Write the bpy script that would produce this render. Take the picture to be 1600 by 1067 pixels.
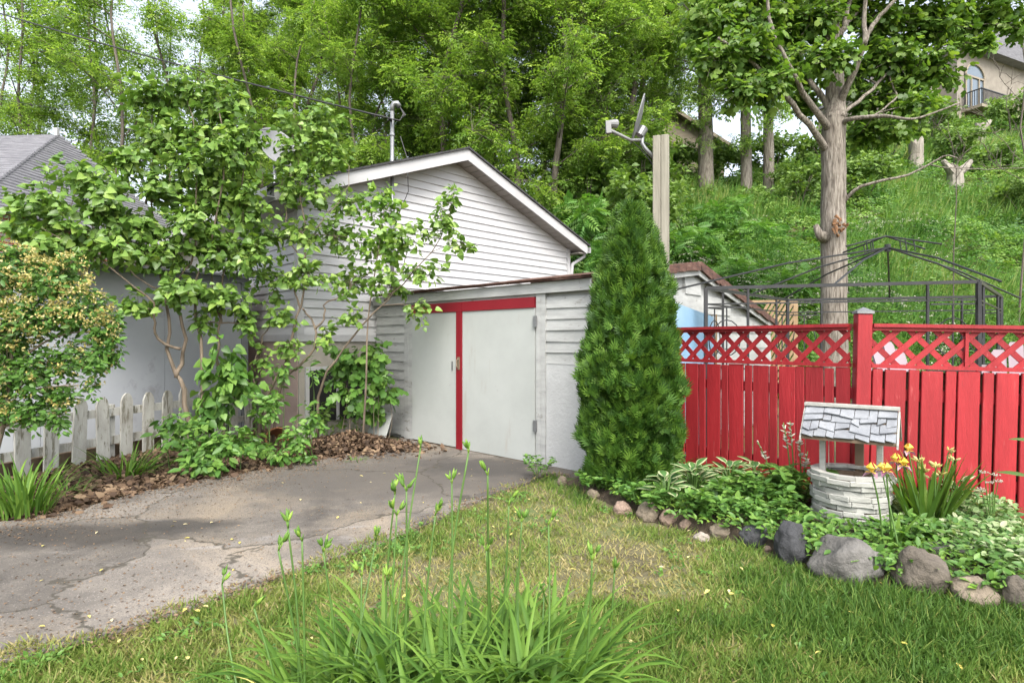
import bpy, math, random
import numpy as np
from mathutils import Vector, Matrix, noise as mnoise

for o in list(bpy.data.objects):
    bpy.data.objects.remove(o)
SC = bpy.context.scene
COL = SC.collection
R = math.radians
random.seed(11)
rng = np.random.default_rng(11)

# ------------------------------------------------------------------ camera
CAM_H = 1.3
FPX = 889.0            # focal length in photo pixels (1600 wide)
cam = bpy.data.cameras.new('camera')
cam.lens = 20.0
cam.sensor_width = 36.0
cam.clip_start = 0.05
cam.clip_end = 1500
camo = bpy.data.objects.new('camera', cam)
camo.location = (0, 0, CAM_H)
camo.rotation_euler = (R(90), 0, 0)
COL.objects.link(camo)
SC.camera = camo

# ------------------------------------------------------------------ light
SUN_EL, SUN_AZ = 50.0, 168.0      # azimuth measured clockwise from +Y (view direction)
w = bpy.data.worlds.new('World')
SC.world = w
w.use_nodes = True
nt = w.node_tree
nt.nodes.clear()
wo = nt.nodes.new('ShaderNodeOutputWorld')
bg = nt.nodes.new('ShaderNodeBackground')
sk = nt.nodes.new('ShaderNodeTexSky')
sk.sky_type = 'NISHITA'
sk.sun_disc = False
sk.sun_elevation = R(SUN_EL)
sk.sun_rotation = R(SUN_AZ)
sk.air_density = 1.0
sk.dust_density = 4.0
sk.ozone_density = 1.0
bg.inputs['Strength'].default_value = 0.15
hs = nt.nodes.new('ShaderNodeHueSaturation')      # thin high cloud: the whole sky dome is paler than clear air
hs.inputs['Saturation'].default_value = 0.42
nt.links.new(sk.outputs[0], hs.inputs['Color'])
nt.links.new(hs.outputs[0], bg.inputs[0])
nt.links.new(bg.outputs[0], wo.inputs[0])
sl = bpy.data.lights.new('sun', 'SUN')
sl.energy = 1.2
sl.angle = R(30)
sl.color = (1.0, 0.95, 0.86)
so = bpy.data.objects.new('sun', sl)
_d = Vector((math.sin(R(SUN_AZ)) * math.cos(R(SUN_EL)), math.cos(R(SUN_AZ)) * math.cos(R(SUN_EL)), math.sin(R(SUN_EL))))
so.rotation_euler = (-_d).to_track_quat('-Z', 'Y').to_euler()
so.location = (0, -5, 20)
COL.objects.link(so)
SC.view_settings.view_transform = 'Standard'
SC.view_settings.look = 'None'
SC.view_settings.gamma = 1.0
SC.view_settings.use_curve_mapping = False
SC.view_settings.exposure = 1.68

# ------------------------------------------------------------------ helpers
def px(x, y, d):
    """photo pixel at forward distance d -> world point"""
    return Vector(((x - 800) / FPX * d, d, CAM_H + (533.5 - y) / FPX * d))

def gx(x, y, z=0.0):
    """photo pixel of a point standing on level z -> world point"""
    d = (CAM_H - z) * FPX / (y - 533.5)
    return Vector(((x - 800) / FPX * d, d, z))

def tag(o, label, cat, group=None):
    o['label'] = label
    o['category'] = cat
    if group:
        o['group'] = group
    return o

def thing(name, label, cat, loc=(0, 0, 0), rot=(0, 0, 0), group=None):
    o = bpy.data.objects.new(name, None)
    o.empty_display_size = 0.1
    o.location = loc
    o.rotation_euler = rot if hasattr(rot, '__len__') else (0, 0, rot)
    COL.objects.link(o)
    return tag(o, label, cat, group)

def link(name, me, mat=None, parent=None, loc=(0, 0, 0), rot=(0, 0, 0), scale=(1, 1, 1), kind=None):
    o = bpy.data.objects.new(name, me)
    o.location = loc
    o.rotation_euler = rot
    o.scale = scale
    COL.objects.link(o)
    if mat is not None and len(me.materials) == 0:
        me.materials.append(mat)
    if parent is not None:
        o.parent = parent
    if kind:
        o['kind'] = kind
    return o

def copy_tree(o, parent=None):
    c = o.copy()
    COL.objects.link(c)
    c.parent = parent
    for ch in list(o.children):
        copy_tree(ch, c)
    return c

class MB:
    """collects shapes into one mesh"""
    def __init__(self, off=(0, 0, 0)):
        self.v = []
        self.f = []
        self.r = []
        self.off = Vector(off)
    def add(self, vs, fs):
        b = len(self.v)
        self.v += [Vector(p) - self.off for p in vs]
        self.f += [tuple(b + i for i in f) for f in fs]
        self.r += [random.random()] * len(vs)
        return self
    def box(self, a, b):
        (x0, y0, z0), (x1, y1, z1) = a, b
        self.add([(x0, y0, z0), (x1, y0, z0), (x1, y1, z0), (x0, y1, z0), (x0, y0, z1), (x1, y0, z1), (x1, y1, z1), (x0, y1, z1)],
                 [(3, 2, 1, 0), (4, 5, 6, 7), (0, 1, 5, 4), (1, 2, 6, 5), (2, 3, 7, 6), (3, 0, 4, 7)])
        return self
    def prism(self, poly, ext):
        """closed polygon (3D points) pushed along ext"""
        n = len(poly)
        e = Vector(ext)
        vs = [Vector(p) for p in poly] + [Vector(p) + e for p in poly]
        fs = [tuple(range(n))[::-1], tuple(range(n, 2 * n))]
        for i in range(n):
            j = (i + 1) % n
            fs.append((i, j, n + j, n + i))
        return self.add(vs, fs)
    def bar(self, p, q, w_, h_=None, up=(0, 0, 1)):
        """square bar from p to q"""
        h_ = w_ if h_ is None else h_
        p, q = Vector(p), Vector(q)
        d = (q - p).normalized()
        u = Vector(up)
        if abs(d.dot(u)) > 0.98:
            u = Vector((0, 1, 0))
        s = d.cross(u).normalized() * (w_ / 2)
        t = s.cross(d).normalized() * (h_ / 2)
        vs = [p - s - t, p + s - t, p + s + t, p - s + t, q - s - t, q + s - t, q + s + t, q - s + t]
        return self.add(vs, [(3, 2, 1, 0), (4, 5, 6, 7), (0, 1, 5, 4), (1, 2, 6, 5), (2, 3, 7, 6), (3, 0, 4, 7)])
    def tube(self, pts, rad, n=6, cap=True, jit=0.0):
        pts = [Vector(p) for p in pts]
        m = len(pts)
        if not hasattr(rad, '__len__'):
            rad = [rad] * m
        ref = Vector((0.31, 0.9, 0.17))
        vs = []
        for i, p in enumerate(pts):
            d = (pts[min(i + 1, m - 1)] - pts[max(i - 1, 0)])
            d = d.normalized() if d.length > 1e-9 else Vector((0, 0, 1))
            a = d.cross(ref)
            if a.length < 0.05:
                a = d.cross(Vector((1, 0, 0)))
            a.normalize()
            b = d.cross(a)
            for k in range(n):
                t = 2 * math.pi * k / n
                r_ = rad[i] * (1 + (random.uniform(-jit, jit) if jit else 0))
                vs.append(p + a * (math.cos(t) * r_) + b * (math.sin(t) * r_))
        fs = []
        for i in range(m - 1):
            for k in range(n):
                l = (k + 1) % n
                fs.append((i * n + k, i * n + l, (i + 1) * n + l, (i + 1) * n + k))
        if cap:
            fs.append(tuple(range(n))[::-1])
            fs.append(tuple(range((m - 1) * n, m * n)))
        return self.add(vs, fs)
    def lathe(self, prof, c=(0, 0, 0), n=24):
        c = Vector(c)
        vs, fs = [], []
        for (r_, z) in prof:
            for k in range(n):
                t = 2 * math.pi * k / n
                vs.append(c + Vector((math.cos(t) * r_, math.sin(t) * r_, z)))
        for i in range(len(prof) - 1):
            for k in range(n):
                l = (k + 1) % n
                fs.append((i * n + k, i * n + l, (i + 1) * n + l, (i + 1) * n + k))
        return self.add(vs, fs)
    def mesh(self, name, smooth=False):
        me = bpy.data.meshes.new(name)
        me.from_pydata([tuple(p) for p in self.v], [], self.f)
        a = me.attributes.new('rnd', 'FLOAT', 'POINT')
        a.data.foreach_set('value', self.r)
        me.update()
        if smooth:
            me.polygons.foreach_set('use_smooth', [True] * len(me.polygons))
        return me
    def build(self, name, mat, parent=None, smooth=False, kind=None, loc=(0, 0, 0)):
        return link(name, self.mesh(name, smooth), mat, parent, loc=loc, kind=kind)

def cbox(name, sx, sy, sz, b=0.003):
    """chamfered board centred on x,y with its base at z=0"""
    hx, hy, hz = sx / 2, sy / 2, sz / 2
    b = min(b, hx * .45, hy * .45, hz * .45)
    vs, idx = [], {}
    for i in (-1, 1):
        for j in (-1, 1):
            for k in (-1, 1):
                for ax in range(3):
                    p = [i * (hx - b), j * (hy - b), k * (hz - b)]
                    p[ax] = (i, j, k)[ax] * (hx, hy, hz)[ax]
                    idx[(i, j, k, ax)] = len(vs)
                    vs.append((p[0], p[1], p[2] + hz))
    fs = []
    S = (-1, 1)
    for s in S:
        fs.append([idx[(s, -1, -1, 0)], idx[(s, 1, -1, 0)], idx[(s, 1, 1, 0)], idx[(s, -1, 1, 0)]][::(1 if s > 0 else -1)])
        fs.append([idx[(-1, s, -1, 1)], idx[(-1, s, 1, 1)], idx[(1, s, 1, 1)], idx[(1, s, -1, 1)]][::(1 if s > 0 else -1)])
        fs.append([idx[(-1, -1, s, 2)], idx[(1, -1, s, 2)], idx[(1, 1, s, 2)], idx[(-1, 1, s, 2)]][::(1 if s > 0 else -1)])
    for a in S:
        for c in S:
            fs.append([idx[(a, c, -1, 0)], idx[(a, c, 1, 0)], idx[(a, c, 1, 1)], idx[(a, c, -1, 1)]])
            fs.append([idx[(a, -1, c, 0)], idx[(a, 1, c, 0)], idx[(a, 1, c, 2)], idx[(a, -1, c, 2)]])
            fs.append([idx[(-1, a, c, 1)], idx[(1, a, c, 1)], idx[(1, a, c, 2)], idx[(-1, a, c, 2)]])
            for d in S:
                fs.append([idx[(a, c, d, 0)], idx[(a, c, d, 1)], idx[(a, c, d, 2)]])
    me = bpy.data.meshes.new(name)
    me.from_pydata(vs, [], fs)
    me.update()
    return me

# ---- mass foliage from numpy
def mass_mesh(name, tv, tf, P, F, U, S, rnd, rnd2=None):
    tv = np.asarray(tv, float)
    N, k = len(P), len(tv)
    F = F / (np.linalg.norm(F, axis=1, keepdims=True) + 1e-9)
    X = np.cross(F, U)
    X /= (np.linalg.norm(X, axis=1, keepdims=True) + 1e-9)
    Z = np.cross(X, F)
    S = np.asarray(S, float)
    if S.ndim == 1:
        S = np.repeat(S[:, None], 3, 1)
    V = (P[:, None, :] + tv[None, :, 0, None] * (X * S[:, :1])[:, None, :]
         + tv[None, :, 1, None] * (F * S[:, 1:2])[:, None, :]
         + tv[None, :, 2, None] * (Z * S[:, 2:])[:, None, :]).reshape(-1, 3)
    tot = np.array([len(f) for f in tf])
    flat = np.array([i for f in tf for i in f])
    loops = (flat[None, :] + (np.arange(N) * k)[:, None]).reshape(-1)
    tots = np.tile(tot, N)
    starts = np.concatenate([[0], np.cumsum(tots)[:-1]])
    me = bpy.data.meshes.new(name)
    me.vertices.add(N * k)
    me.vertices.foreach_set('co', V.astype(np.float32).ravel())
    me.loops.add(len(loops))
    me.loops.foreach_set('vertex_index', loops.astype(np.int32))
    me.polygons.add(len(tots))
    me.polygons.foreach_set('loop_start', starts.astype(np.int32))
    me.polygons.foreach_set('loop_total', tots.astype(np.int32))
    a = me.attributes.new('rnd', 'FLOAT', 'POINT')
    a.data.foreach_set('value', np.repeat(rnd, k).astype(np.float32))
    if rnd2 is not None:
        a = me.attributes.new('rnd2', 'FLOAT', 'POINT')
        a.data.foreach_set('value', np.repeat(rnd2, k).astype(np.float32))
    me.update(calc_edges=True)
    return me

def rdir(n, up=0.0, zs=1.0):
    d = rng.normal(size=(n, 3))
    d[:, 2] = d[:, 2] * zs + up
    return d / np.linalg.norm(d, axis=1, keepdims=True)

def diamond(y0, y1, wd, cx=0.0, dx=0.0, z=0.0, dz=0.0):
    m = (y0 + y1) / 2
    return [(cx, y0, z), (cx + dx / 2 + wd, m, z + dz / 2), (cx + dx, y1, z + dz), (cx + dx / 2 - wd, m, z + dz / 2)]

T_SIMPLE = ([(0, 0, 0), (.30, .42, .10), (0, 1, -.06), (-.30, .42, .10)], [(0, 1, 2), (0, 2, 3)])
T_HEART = ([(0, .08, 0), (.22, 0, .06), (.40, .22, .10), (.27, .62, .04), (0, 1, -.16), (-.27, .62, .04), (-.40, .22, .10), (-.22, 0, .06), (0, .5, -.02)],
           [(0, 1, 2, 8), (8, 2, 3), (8, 3, 4), (8, 4, 5), (8, 5, 6), (0, 8, 6, 7)])
T_OVAL = ([(0, 0, 0), (.18, .2, .05), (.24, .5, .07), (.14, .8, .0), (0, 1, -.10), (-.14, .8, .0), (-.24, .5, .07), (-.18, .2, .05), (0, .5, 0)],
          [(0, 1, 2, 8), (8, 2, 3, 4), (8, 4, 5, 6), (0, 8, 6, 7)])
T_MAPLE = ([(0, 0, 0), (.28, .12, .03), (.50, .42, -.04), (.24, .46, .03), (.30, .82, -.05), (0, 1.0, -.10), (-.30, .82, -.05), (-.24, .46, .03), (-.50, .42, -.04), (-.28, .12, .03), (0, .45, .04)],
           [(0, 1, 2, 10), (10, 2, 3), (10, 3, 4), (10, 4, 5), (10, 5, 6), (10, 6, 7), (10, 7, 8), (0, 10, 8, 9)])
def frond(n=3, wl=.34, lw=.075, droop=.25):
    vs, fs = [], []
    for i in range(n):
        y = .18 + .62 * i / max(1, n - 1)
        L = wl * (1 - .35 * abs(i / max(1, n - 1) - .35))
        z = -droop * y * y
        for s in (-1, 1):
            b = len(vs)
            vs += [(0, y, z), (s * L * .5 + 0, y + lw * .4 + .10, z + .02), (s * L, y + .16, z - .07), (s * L * .55, y - lw + .05, z + .02)]
            fs.append((b, b + 1, b + 2, b + 3) if s < 0 else (b, b + 3, b + 2, b + 1))
    b = len(vs)
    vs += [(0, .75, -droop * .56), (lw, .9, -droop * .8), (0, 1.1, -droop * 1.2), (-lw, .9, -droop * .8)]
    fs.append((b, b + 1, b + 2, b + 3))
    return vs, fs
T_FROND = frond(3)
T_FROND5 = frond(6, .30, .05, .35)
def fan():
    vs, fs = [(0, 0, 0)], []
    for i, (a, L) in enumerate(((-66, .42), (-46, .66), (-27, .82), (-9, 1.0), (9, .93), (27, .85), (47, .62), (68, .40))):
        t = R(a)
        b = len(vs)
        c, s = math.cos(t), math.sin(t)
        wv = .055
        vs += [(s * L * .6 + c * wv, c * L * .6 - s * wv, .03), (s * L, c * L, -.10 - .08 * (i % 2)), (s * L * .6 - c * wv, c * L * .6 + s * wv, .03)]
        fs.append((0, b, b + 1, b + 2))
    return vs, fs
T_FAN = fan()
T_BLADE = ([(-.5, 0, 0), (.5, 0, 0), (.36, .5, .06), (-.36, .5, .06), (0, 1, .34)], [(0, 1, 2, 3), (3, 2, 4)])

def strap(mb, base, az, L, wd, lean, droop, n=6, fold=.25):
    """an arching strap leaf: starts at base, leans out towards az"""
    base = Vector(base)
    h = Vector((math.cos(az), math.sin(az), 0))
    s = Vector((-math.sin(az), math.cos(az), 0))
    p = base.copy()
    th = lean
    vs, fs = [], []
    for i in range(n + 1):
        t = i / n
        w_ = wd * (0.75 + .6 * t - 1.35 * t ** 2.6) * .5
        w_ = max(w_, .0006)
        d = h * math.sin(th) + Vector((0, 0, 1)) * math.cos(th)
        nn = d.cross(s)
        vs += [p - s * w_ - nn * (w_ * fold), p, p + s * w_ - nn * (w_ * fold)]
        if i:
            b = (i - 1) * 3
            fs += [(b, b + 1, b + 4, b + 3), (b + 1, b + 2, b + 5, b + 4)]
        p = p + d * (L / n)
        th += droop / n * (0.5 + t)
    mb.add(vs, fs)
    return p

# ------------------------------------------------------------------ materials
def _new(name):
    m = bpy.data.materials.new(name)
    m.use_nodes = True
    n = m.node_tree
    n.nodes.clear()
    out = n.nodes.new('ShaderNodeOutputMaterial')
    return m, n, out

def _ramp(n, stops):
    r_ = n.nodes.new('ShaderNodeValToRGB')
    el = r_.color_ramp.elements
    while len(el) < len(stops):
        el.new(0.5)
    for e, (p, c) in zip(el, stops):
        e.position = p
        e.color = (*c, 1)
    return r_

def _pos(n, scale):
    g = n.nodes.new('ShaderNodeNewGeometry')
    m = n.nodes.new('ShaderNodeMapping')
    m.inputs['Scale'].default_value = scale
    n.links.new(g.outputs['Position'], m.inputs['Vector'])
    return m

def _noise(n, vec, scale, detail=5, rough=.6, dist=0.0):
    t = n.nodes.new('ShaderNodeTexNoise')
    t.inputs['Scale'].default_value = scale
    t.inputs['Detail'].default_value = detail
    t.inputs['Roughness'].default_value = rough
    t.inputs['Distortion'].default_value = dist
    n.links.new(vec.outputs[0], t.inputs['Vector'])
    return t

HARD = .66      # scales surface colours down to offset the raised exposure
def surf(name, stops, scale=4.0, stretch=(1, 1, 1), rough=.6, bump=.2, bscale=None, detail=6, wear=None, spec=.4, piece=0.0, metal=0.0, dist=0.0, bdist=.01):
    """noise-driven surface. wear=(colour, threshold, scale, stretch): patches of another colour. piece: value change from piece to piece"""
    stops = [(p, tuple(x * HARD for x in c)) for p, c in stops]
    if wear:
        wear = [(tuple(x * HARD for x in q[0]), *q[1:]) for q in (wear if isinstance(wear, list) else [wear])]
    m, n, out = _new(name)
    b = n.nodes.new('ShaderNodeBsdfPrincipled')
    b.inputs['Roughness'].default_value = rough
    b.inputs['Specular IOR Level'].default_value = spec
    b.inputs['Metallic'].default_value = metal
    mp = _pos(n, stretch)
    t = _noise(n, mp, scale, detail, .62, dist)
    r_ = _ramp(n, stops)
    n.links.new(t.outputs['Fac'], r_.inputs['Fac'])
    col = r_.outputs['Color']
    if piece:
        oi = n.nodes.new('ShaderNodeObjectInfo')
        mr = n.nodes.new('ShaderNodeMapRange')
        mr.inputs['To Min'].default_value = 1 - piece
        mr.inputs['To Max'].default_value = 1 + piece
        n.links.new(oi.outputs['Random'], mr.inputs['Value'])
        hv = n.nodes.new('ShaderNodeHueSaturation')
        n.links.new(mr.outputs[0], hv.inputs['Value'])
        n.links.new(col, hv.inputs['Color'])
        col = hv.outputs['Color']
    if wear:
        for (wc, th, ws, wst) in (wear if isinstance(wear, list) else [wear]):
            mp2 = _pos(n, wst)
            t2 = _noise(n, mp2, ws, 8, .7, .3)
            r2 = _ramp(n, [(th, (0, 0, 0)), (min(th + .07, 1), (1, 1, 1))])
            n.links.new(t2.outputs['Fac'], r2.inputs['Fac'])
            mx = n.nodes.new('ShaderNodeMix')
            mx.data_type = 'RGBA'
            n.links.new(r2.outputs['Color'], mx.inputs['Factor'])
            n.links.new(col, mx.inputs[6])
            mx.inputs[7].default_value = (*wc, 1)
            col = mx.outputs[2]
    n.links.new(col, b.inputs['Base Color'])
    if bump:
        tb = _noise(n, mp, bscale or scale * 4, 6, .65)
        bp = n.nodes.new('ShaderNodeBump')
        bp.inputs['Strength'].default_value = bump
        bp.inputs['Distance'].default_value = bdist
        n.links.new(tb.outputs['Fac'], bp.inputs['Height'])
        n.links.new(bp.outputs[0], b.inputs['Normal'])
    n.links.new(b.outputs[0], out.inputs[0])
    return m

def leafm(name, stops, rough=.45, trans=.35, attr='rnd', spec=.35, tcol=(1.25, 1.3, .6), patch=None):
    m, n, out = _new(name)
    a = n.nodes.new('ShaderNodeAttribute')
    a.attribute_name = attr
    r_ = _ramp(n, stops)
    n.links.new(a.outputs['Fac'], r_.inputs['Fac'])
    col = r_.outputs['Color']
    if patch:
        pc, ps = patch
        mp = _pos(n, (1, 1, 1))
        t = _noise(n, mp, ps, 3, .5)
        r2 = _ramp(n, [(.45, (0, 0, 0)), (.62, (1, 1, 1))])
        n.links.new(t.outputs['Fac'], r2.inputs['Fac'])
        mx = n.nodes.new('ShaderNodeMix')
        mx.data_type = 'RGBA'
        mx.blend_type = 'MULTIPLY'
        n.links.new(r2.outputs['Color'], mx.inputs['Factor'])
        n.links.new(col, mx.inputs[6])
        mx.inputs[7].default_value = (*pc, 1)
        col = mx.outputs[2]
    b = n.nodes.new('ShaderNodeBsdfPrincipled')
    b.inputs['Roughness'].default_value = rough
    b.inputs['Specular IOR Level'].default_value = spec
    n.links.new(col, b.inputs['Base Color'])
    tr = n.nodes.new('ShaderNodeBsdfTranslucent')
    mu = n.nodes.new('ShaderNodeMix')
    mu.data_type = 'RGBA'
    mu.blend_type = 'MULTIPLY'
    mu.inputs['Factor'].default_value = 1
    n.links.new(col, mu.inputs[6])
    mu.inputs[7].default_value = (*tcol, 1)
    n.links.new(mu.outputs[2], tr.inputs['Color'])
    ms = n.nodes.new('ShaderNodeMixShader')
    ms.inputs[0].default_value = trans
    n.links.new(b.outputs[0], ms.inputs[1])
    n.links.new(tr.outputs[0], ms.inputs[2])
    n.links.new(ms.outputs[0], out.inputs[0])
    return m

def plain(name, col, rough=.5, metal=0.0, spec=.4):
    return surf(name, [(.3, tuple(c * .88 for c in col)), (.7, col)], 9, rough=rough, bump=.05, metal=metal, spec=spec)

WP = [(.25, (.38, .39, .38)), (.55, (.53, .54, .53)), (.8, (.61, .62, .61))]
M = {}
M['siding'] = surf('vinyl_siding', [(.3, (.58, .58, .59)), (.7, (.69, .69, .70))], 1.2, (1, 1, 6), rough=.5, bump=.05, piece=.03,
                   wear=((.38, .38, .35), .66, 1.6, (1, 1, .35)))
M['trim_white'] = surf('white_trim', [(.3, (.52, .52, .53)), (.7, (.62, .62, .63))], 2, rough=.5, bump=.05)
M['soffit'] = surf('soffit_vinyl', [(.3, (.34, .31, .285)), (.7, (.44, .41, .38))], 2, rough=.6, bump=.05, piece=.05)
M['white_wood'] = surf('worn_white_paint', WP, 3, (1, 1, 4), rough=.65, bump=.35, bscale=22, piece=.05,
                       wear=[((.30, .285, .255), .60, 5, (1, 1, 2.5)), ((.20, .155, .11), .68, 11, (1, 1, 3))])
M['door_white'] = surf('white_door_paint', [(.3, (.46, .485, .465)), (.7, (.56, .585, .565))], 1.3, rough=.6, bump=.10, bscale=9,
                       wear=[((.38, .385, .35), .66, 7, (1, 1, .8)), ((.47, .47, .43), .57, 1.6, (2, 2, .3)), ((.24, .20, .16), .69, 13, (1, 1, 1.5))])
M['stucco'] = surf('white_stucco', [(.3, (.52, .53, .53)), (.7, (.63, .64, .64))], 3, rough=.9, bump=.45, bscale=26, bdist=.02)
M['red_paint'] = surf('red_fence_paint', [(.25, (.29, .014, .020)), (.6, (.43, .024, .032)), (.85, (.53, .05, .055))], 4.2, (2.2, 2.2, .30), rough=.55, bump=.5, bscale=30, piece=.15,
                      wear=[((.52, .10, .10), .62, 12, (3, 3, .35)), ((.22, .02, .02), .64, 3, (1.5, 1.5, .5))])
M['red_door'] = surf('red_door_paint', [(.3, (.25, .008, .018)), (.7, (.32, .012, .026))], 3, (1, 1, .5), rough=.5, bump=.15, bscale=25)
M['picket'] = surf('weathered_picket_paint', [(.22, (.30, .29, .25)), (.42, (.50, .49, .445)), (.65, (.66, .66, .61))], 4, (2, 2, .8), rough=.8, bump=.5, bscale=30, piece=.08,
                   wear=[((.24, .225, .17), .53, 7, (3, 3, .45)), ((.24, .28, .16), .60, 3, (1, 1, 1)), ((.13, .11, .08), .66, 14, (2, 2, .4))])
M['raw_wood'] = surf('raw_wood', [(.3, (.16, .11, .07)), (.7, (.30, .22, .15))], 6, (1, 1, .3), rough=.85, bump=.4)
M['grey_wood'] = surf('weathered_post', [(.25, (.20, .185, .145)), (.55, (.33, .31, .25)), (.8, (.42, .40, .335))], 9, (3, 3, .18), rough=.85, bump=.5, bscale=20)
M['grey_wall'] = surf('grey_blue_panel', [(.3, (.42, .445, .49)), (.7, (.55, .575, .615))], .9, rough=.65, bump=.12, bscale=7,
                      wear=((.36, .37, .385), .60, 1.4, (1, 1, .5)))
M['grey_trim'] = plain('grey_trim', (.30, .32, .345), .6)
M['roof_brown'] = surf('old_roof_edge', [(.3, (.06, .035, .03)), (.55, (.16, .08, .06)), (.75, (.28, .2, .16))], 8, (1, 1, 2), rough=.9, bump=.8, bscale=20)
M['roof_dark'] = surf('asphalt_shingle', [(.3, (.03, .03, .032)), (.7, (.08, .08, .085))], 20, rough=.95, bump=.4)
M['roof_grey'] = surf('grey_shingle', [(.3, (.17, .17, .19)), (.7, (.28, .28, .305))], 3, (1, 1, 5), rough=.95, bump=.5, bscale=30)
M['foundation'] = surf('cream_foundation', [(.3, (.36, .33, .28)), (.7, (.50, .47, .41))], 2.5, rough=.9, bump=.4)
M['pinkwall'] = surf('pink_block', [(.3, (.46, .34, .30)), (.7, (.58, .45, .40))], 3, rough=.9, bump=.4)
M['black_metal'] = surf('black_metal', [(.3, (.012, .013, .014)), (.7, (.035, .036, .04))], 8, rough=.4, bump=.05, spec=.5)
M['steel'] = surf('galvanised_steel', [(.3, (.26, .27, .28)), (.7, (.42, .43, .44))], 7, rough=.45, bump=.05, metal=.6)
M['rubber'] = plain('black_cable', (.03, .03, .033), .5)
M['dish'] = surf('dish_grey', [(.3, (.22, .225, .23)), (.7, (.34, .345, .35))], 4, rough=.55, bump=.05)
M['bark'] = surf('grey_bark', [(.32, (.09, .074, .058)), (.48, (.265, .23, .19)), (.66, (.47, .425, .365))], 6.5, (4.6, 4.6, .55), rough=.9, bump=1.0, bscale=9, bdist=.04, dist=.4)
M['bark_bg'] = surf('wood_bark', [(.3, (.09, .075, .06)), (.7, (.24, .205, .17))], 4, (3, 3, .4), rough=.9, bump=.7, bdist=.03)
M['bark_lilac'] = surf('lilac_bark', [(.3, (.13, .10, .07)), (.6, (.26, .205, .15)), (.8, (.38, .31, .24))], 9, (2, 2, .4), rough=.85, bump=.6)
M['stumpwood'] = surf('stump_wood', [(.3, (.26, .23, .19)), (.7, (.50, .46, .40))], 4, (3, 3, .4), rough=.9, bump=.8, bdist=.03)
M['brokenwood'] = surf('broken_wood', [(.3, (.14, .07, .035)), (.7, (.36, .19, .09))], 12, rough=.9, bump=.8)
M['blue'] = surf('sky_blue_board', [(.3, (.22, .42, .64)), (.7, (.36, .55, .74))], 1.5, rough=.4, bump=.03)
M['chair'] = plain('pale_pink_plastic', (.40, .31, .35), .5)
M['cane'] = surf('trellis_cane', [(.3, (.20, .12, .05)), (.7, (.38, .26, .12))], 10, rough=.8, bump=.3)
M['brownlat'] = surf('brown_lattice', [(.3, (.26, .17, .09)), (.7, (.40, .28, .16))], 6, rough=.8, bump=.3, piece=.1)
M['terracotta'] = surf('terracotta', [(.3, (.32, .13, .06)), (.7, (.45, .21, .10))], 6, rough=.85, bump=.2)
M['stonehouse'] = surf('beige_stone', [(.3, (.27, .24, .20)), (.7, (.37, .335, .285))], 3, rough=.9, bump=.3)
M['beige'] = surf('beige_siding', [(.3, (.31, .265, .20)), (.7, (.40, .345, .265))], 2, (1, 1, 4), rough=.8, bump=.2)
M['dark'] = plain('shade_and_black', (.02, .02, .02), .9)  # near-black: painted shade in openings, also plain black for small fittings
M['shingle_w'] = surf('white_washed_shingle', [(.25, (.19, .20, .225)), (.5, (.29, .305, .33)), (.75, (.39, .405, .43))], 7, (1, 1, 1), rough=.8, bump=.5, bscale=35, piece=.09,
                      wear=((.19, .165, .14), .62, 16, (1, 1, 1)))
M['slat_w'] = surf('white_washed_slat', [(.3, (.40, .40, .365)), (.7, (.54, .54, .50))], 9, (1, 1, 3), rough=.8, bump=.5, bscale=30, piece=.08,
                   wear=[((.42, .33, .23), .66, 9, (1, 1, 2.2)), ((.36, .35, .31), .63, 20, (1, 1, 2))])

def glass():
    m, n, out = _new('window_glass')
    b = n.nodes.new('ShaderNodeBsdfPrincipled')
    b.inputs['Base Color'].default_value = (.10, .13, .16, 1)
    b.inputs['Roughness'].default_value = .04
    b.inputs['Specular IOR Level'].default_value = .9
    n.links.new(b.outputs[0], out.inputs[0])
    return m
M['glass'] = glass()

def brick():
    m, n, out = _new('red_brick')
    b = n.nodes.new('ShaderNodeBsdfPrincipled')
    b.inputs['Roughness'].default_value = .9
    tc = n.nodes.new('ShaderNodeTexCoord')
    mp = n.nodes.new('ShaderNodeMapping')
    mp.inputs['Rotation'].default_value = (R(90), 0, 0)
    t = n.nodes.new('ShaderNodeTexBrick')
    t.inputs['Scale'].default_value = 4.6
    t.inputs['Color1'].default_value = (.33, .095, .06, 1)
    t.inputs['Color2'].default_value = (.44, .15, .09, 1)
    t.inputs['Mortar'].default_value = (.42, .37, .33, 1)
    t.inputs['Mortar Size'].default_value = .018
    n.links.new(tc.outputs['Object'], mp.inputs['Vector'])
    n.links.new(mp.outputs[0], t.inputs['Vector'])
    n.links.new(t.outputs['Color'], b.inputs['Base Color'])
    n.links.new(b.outputs[0], out.inputs[0])
    return m
M['brick'] = brick()

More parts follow.
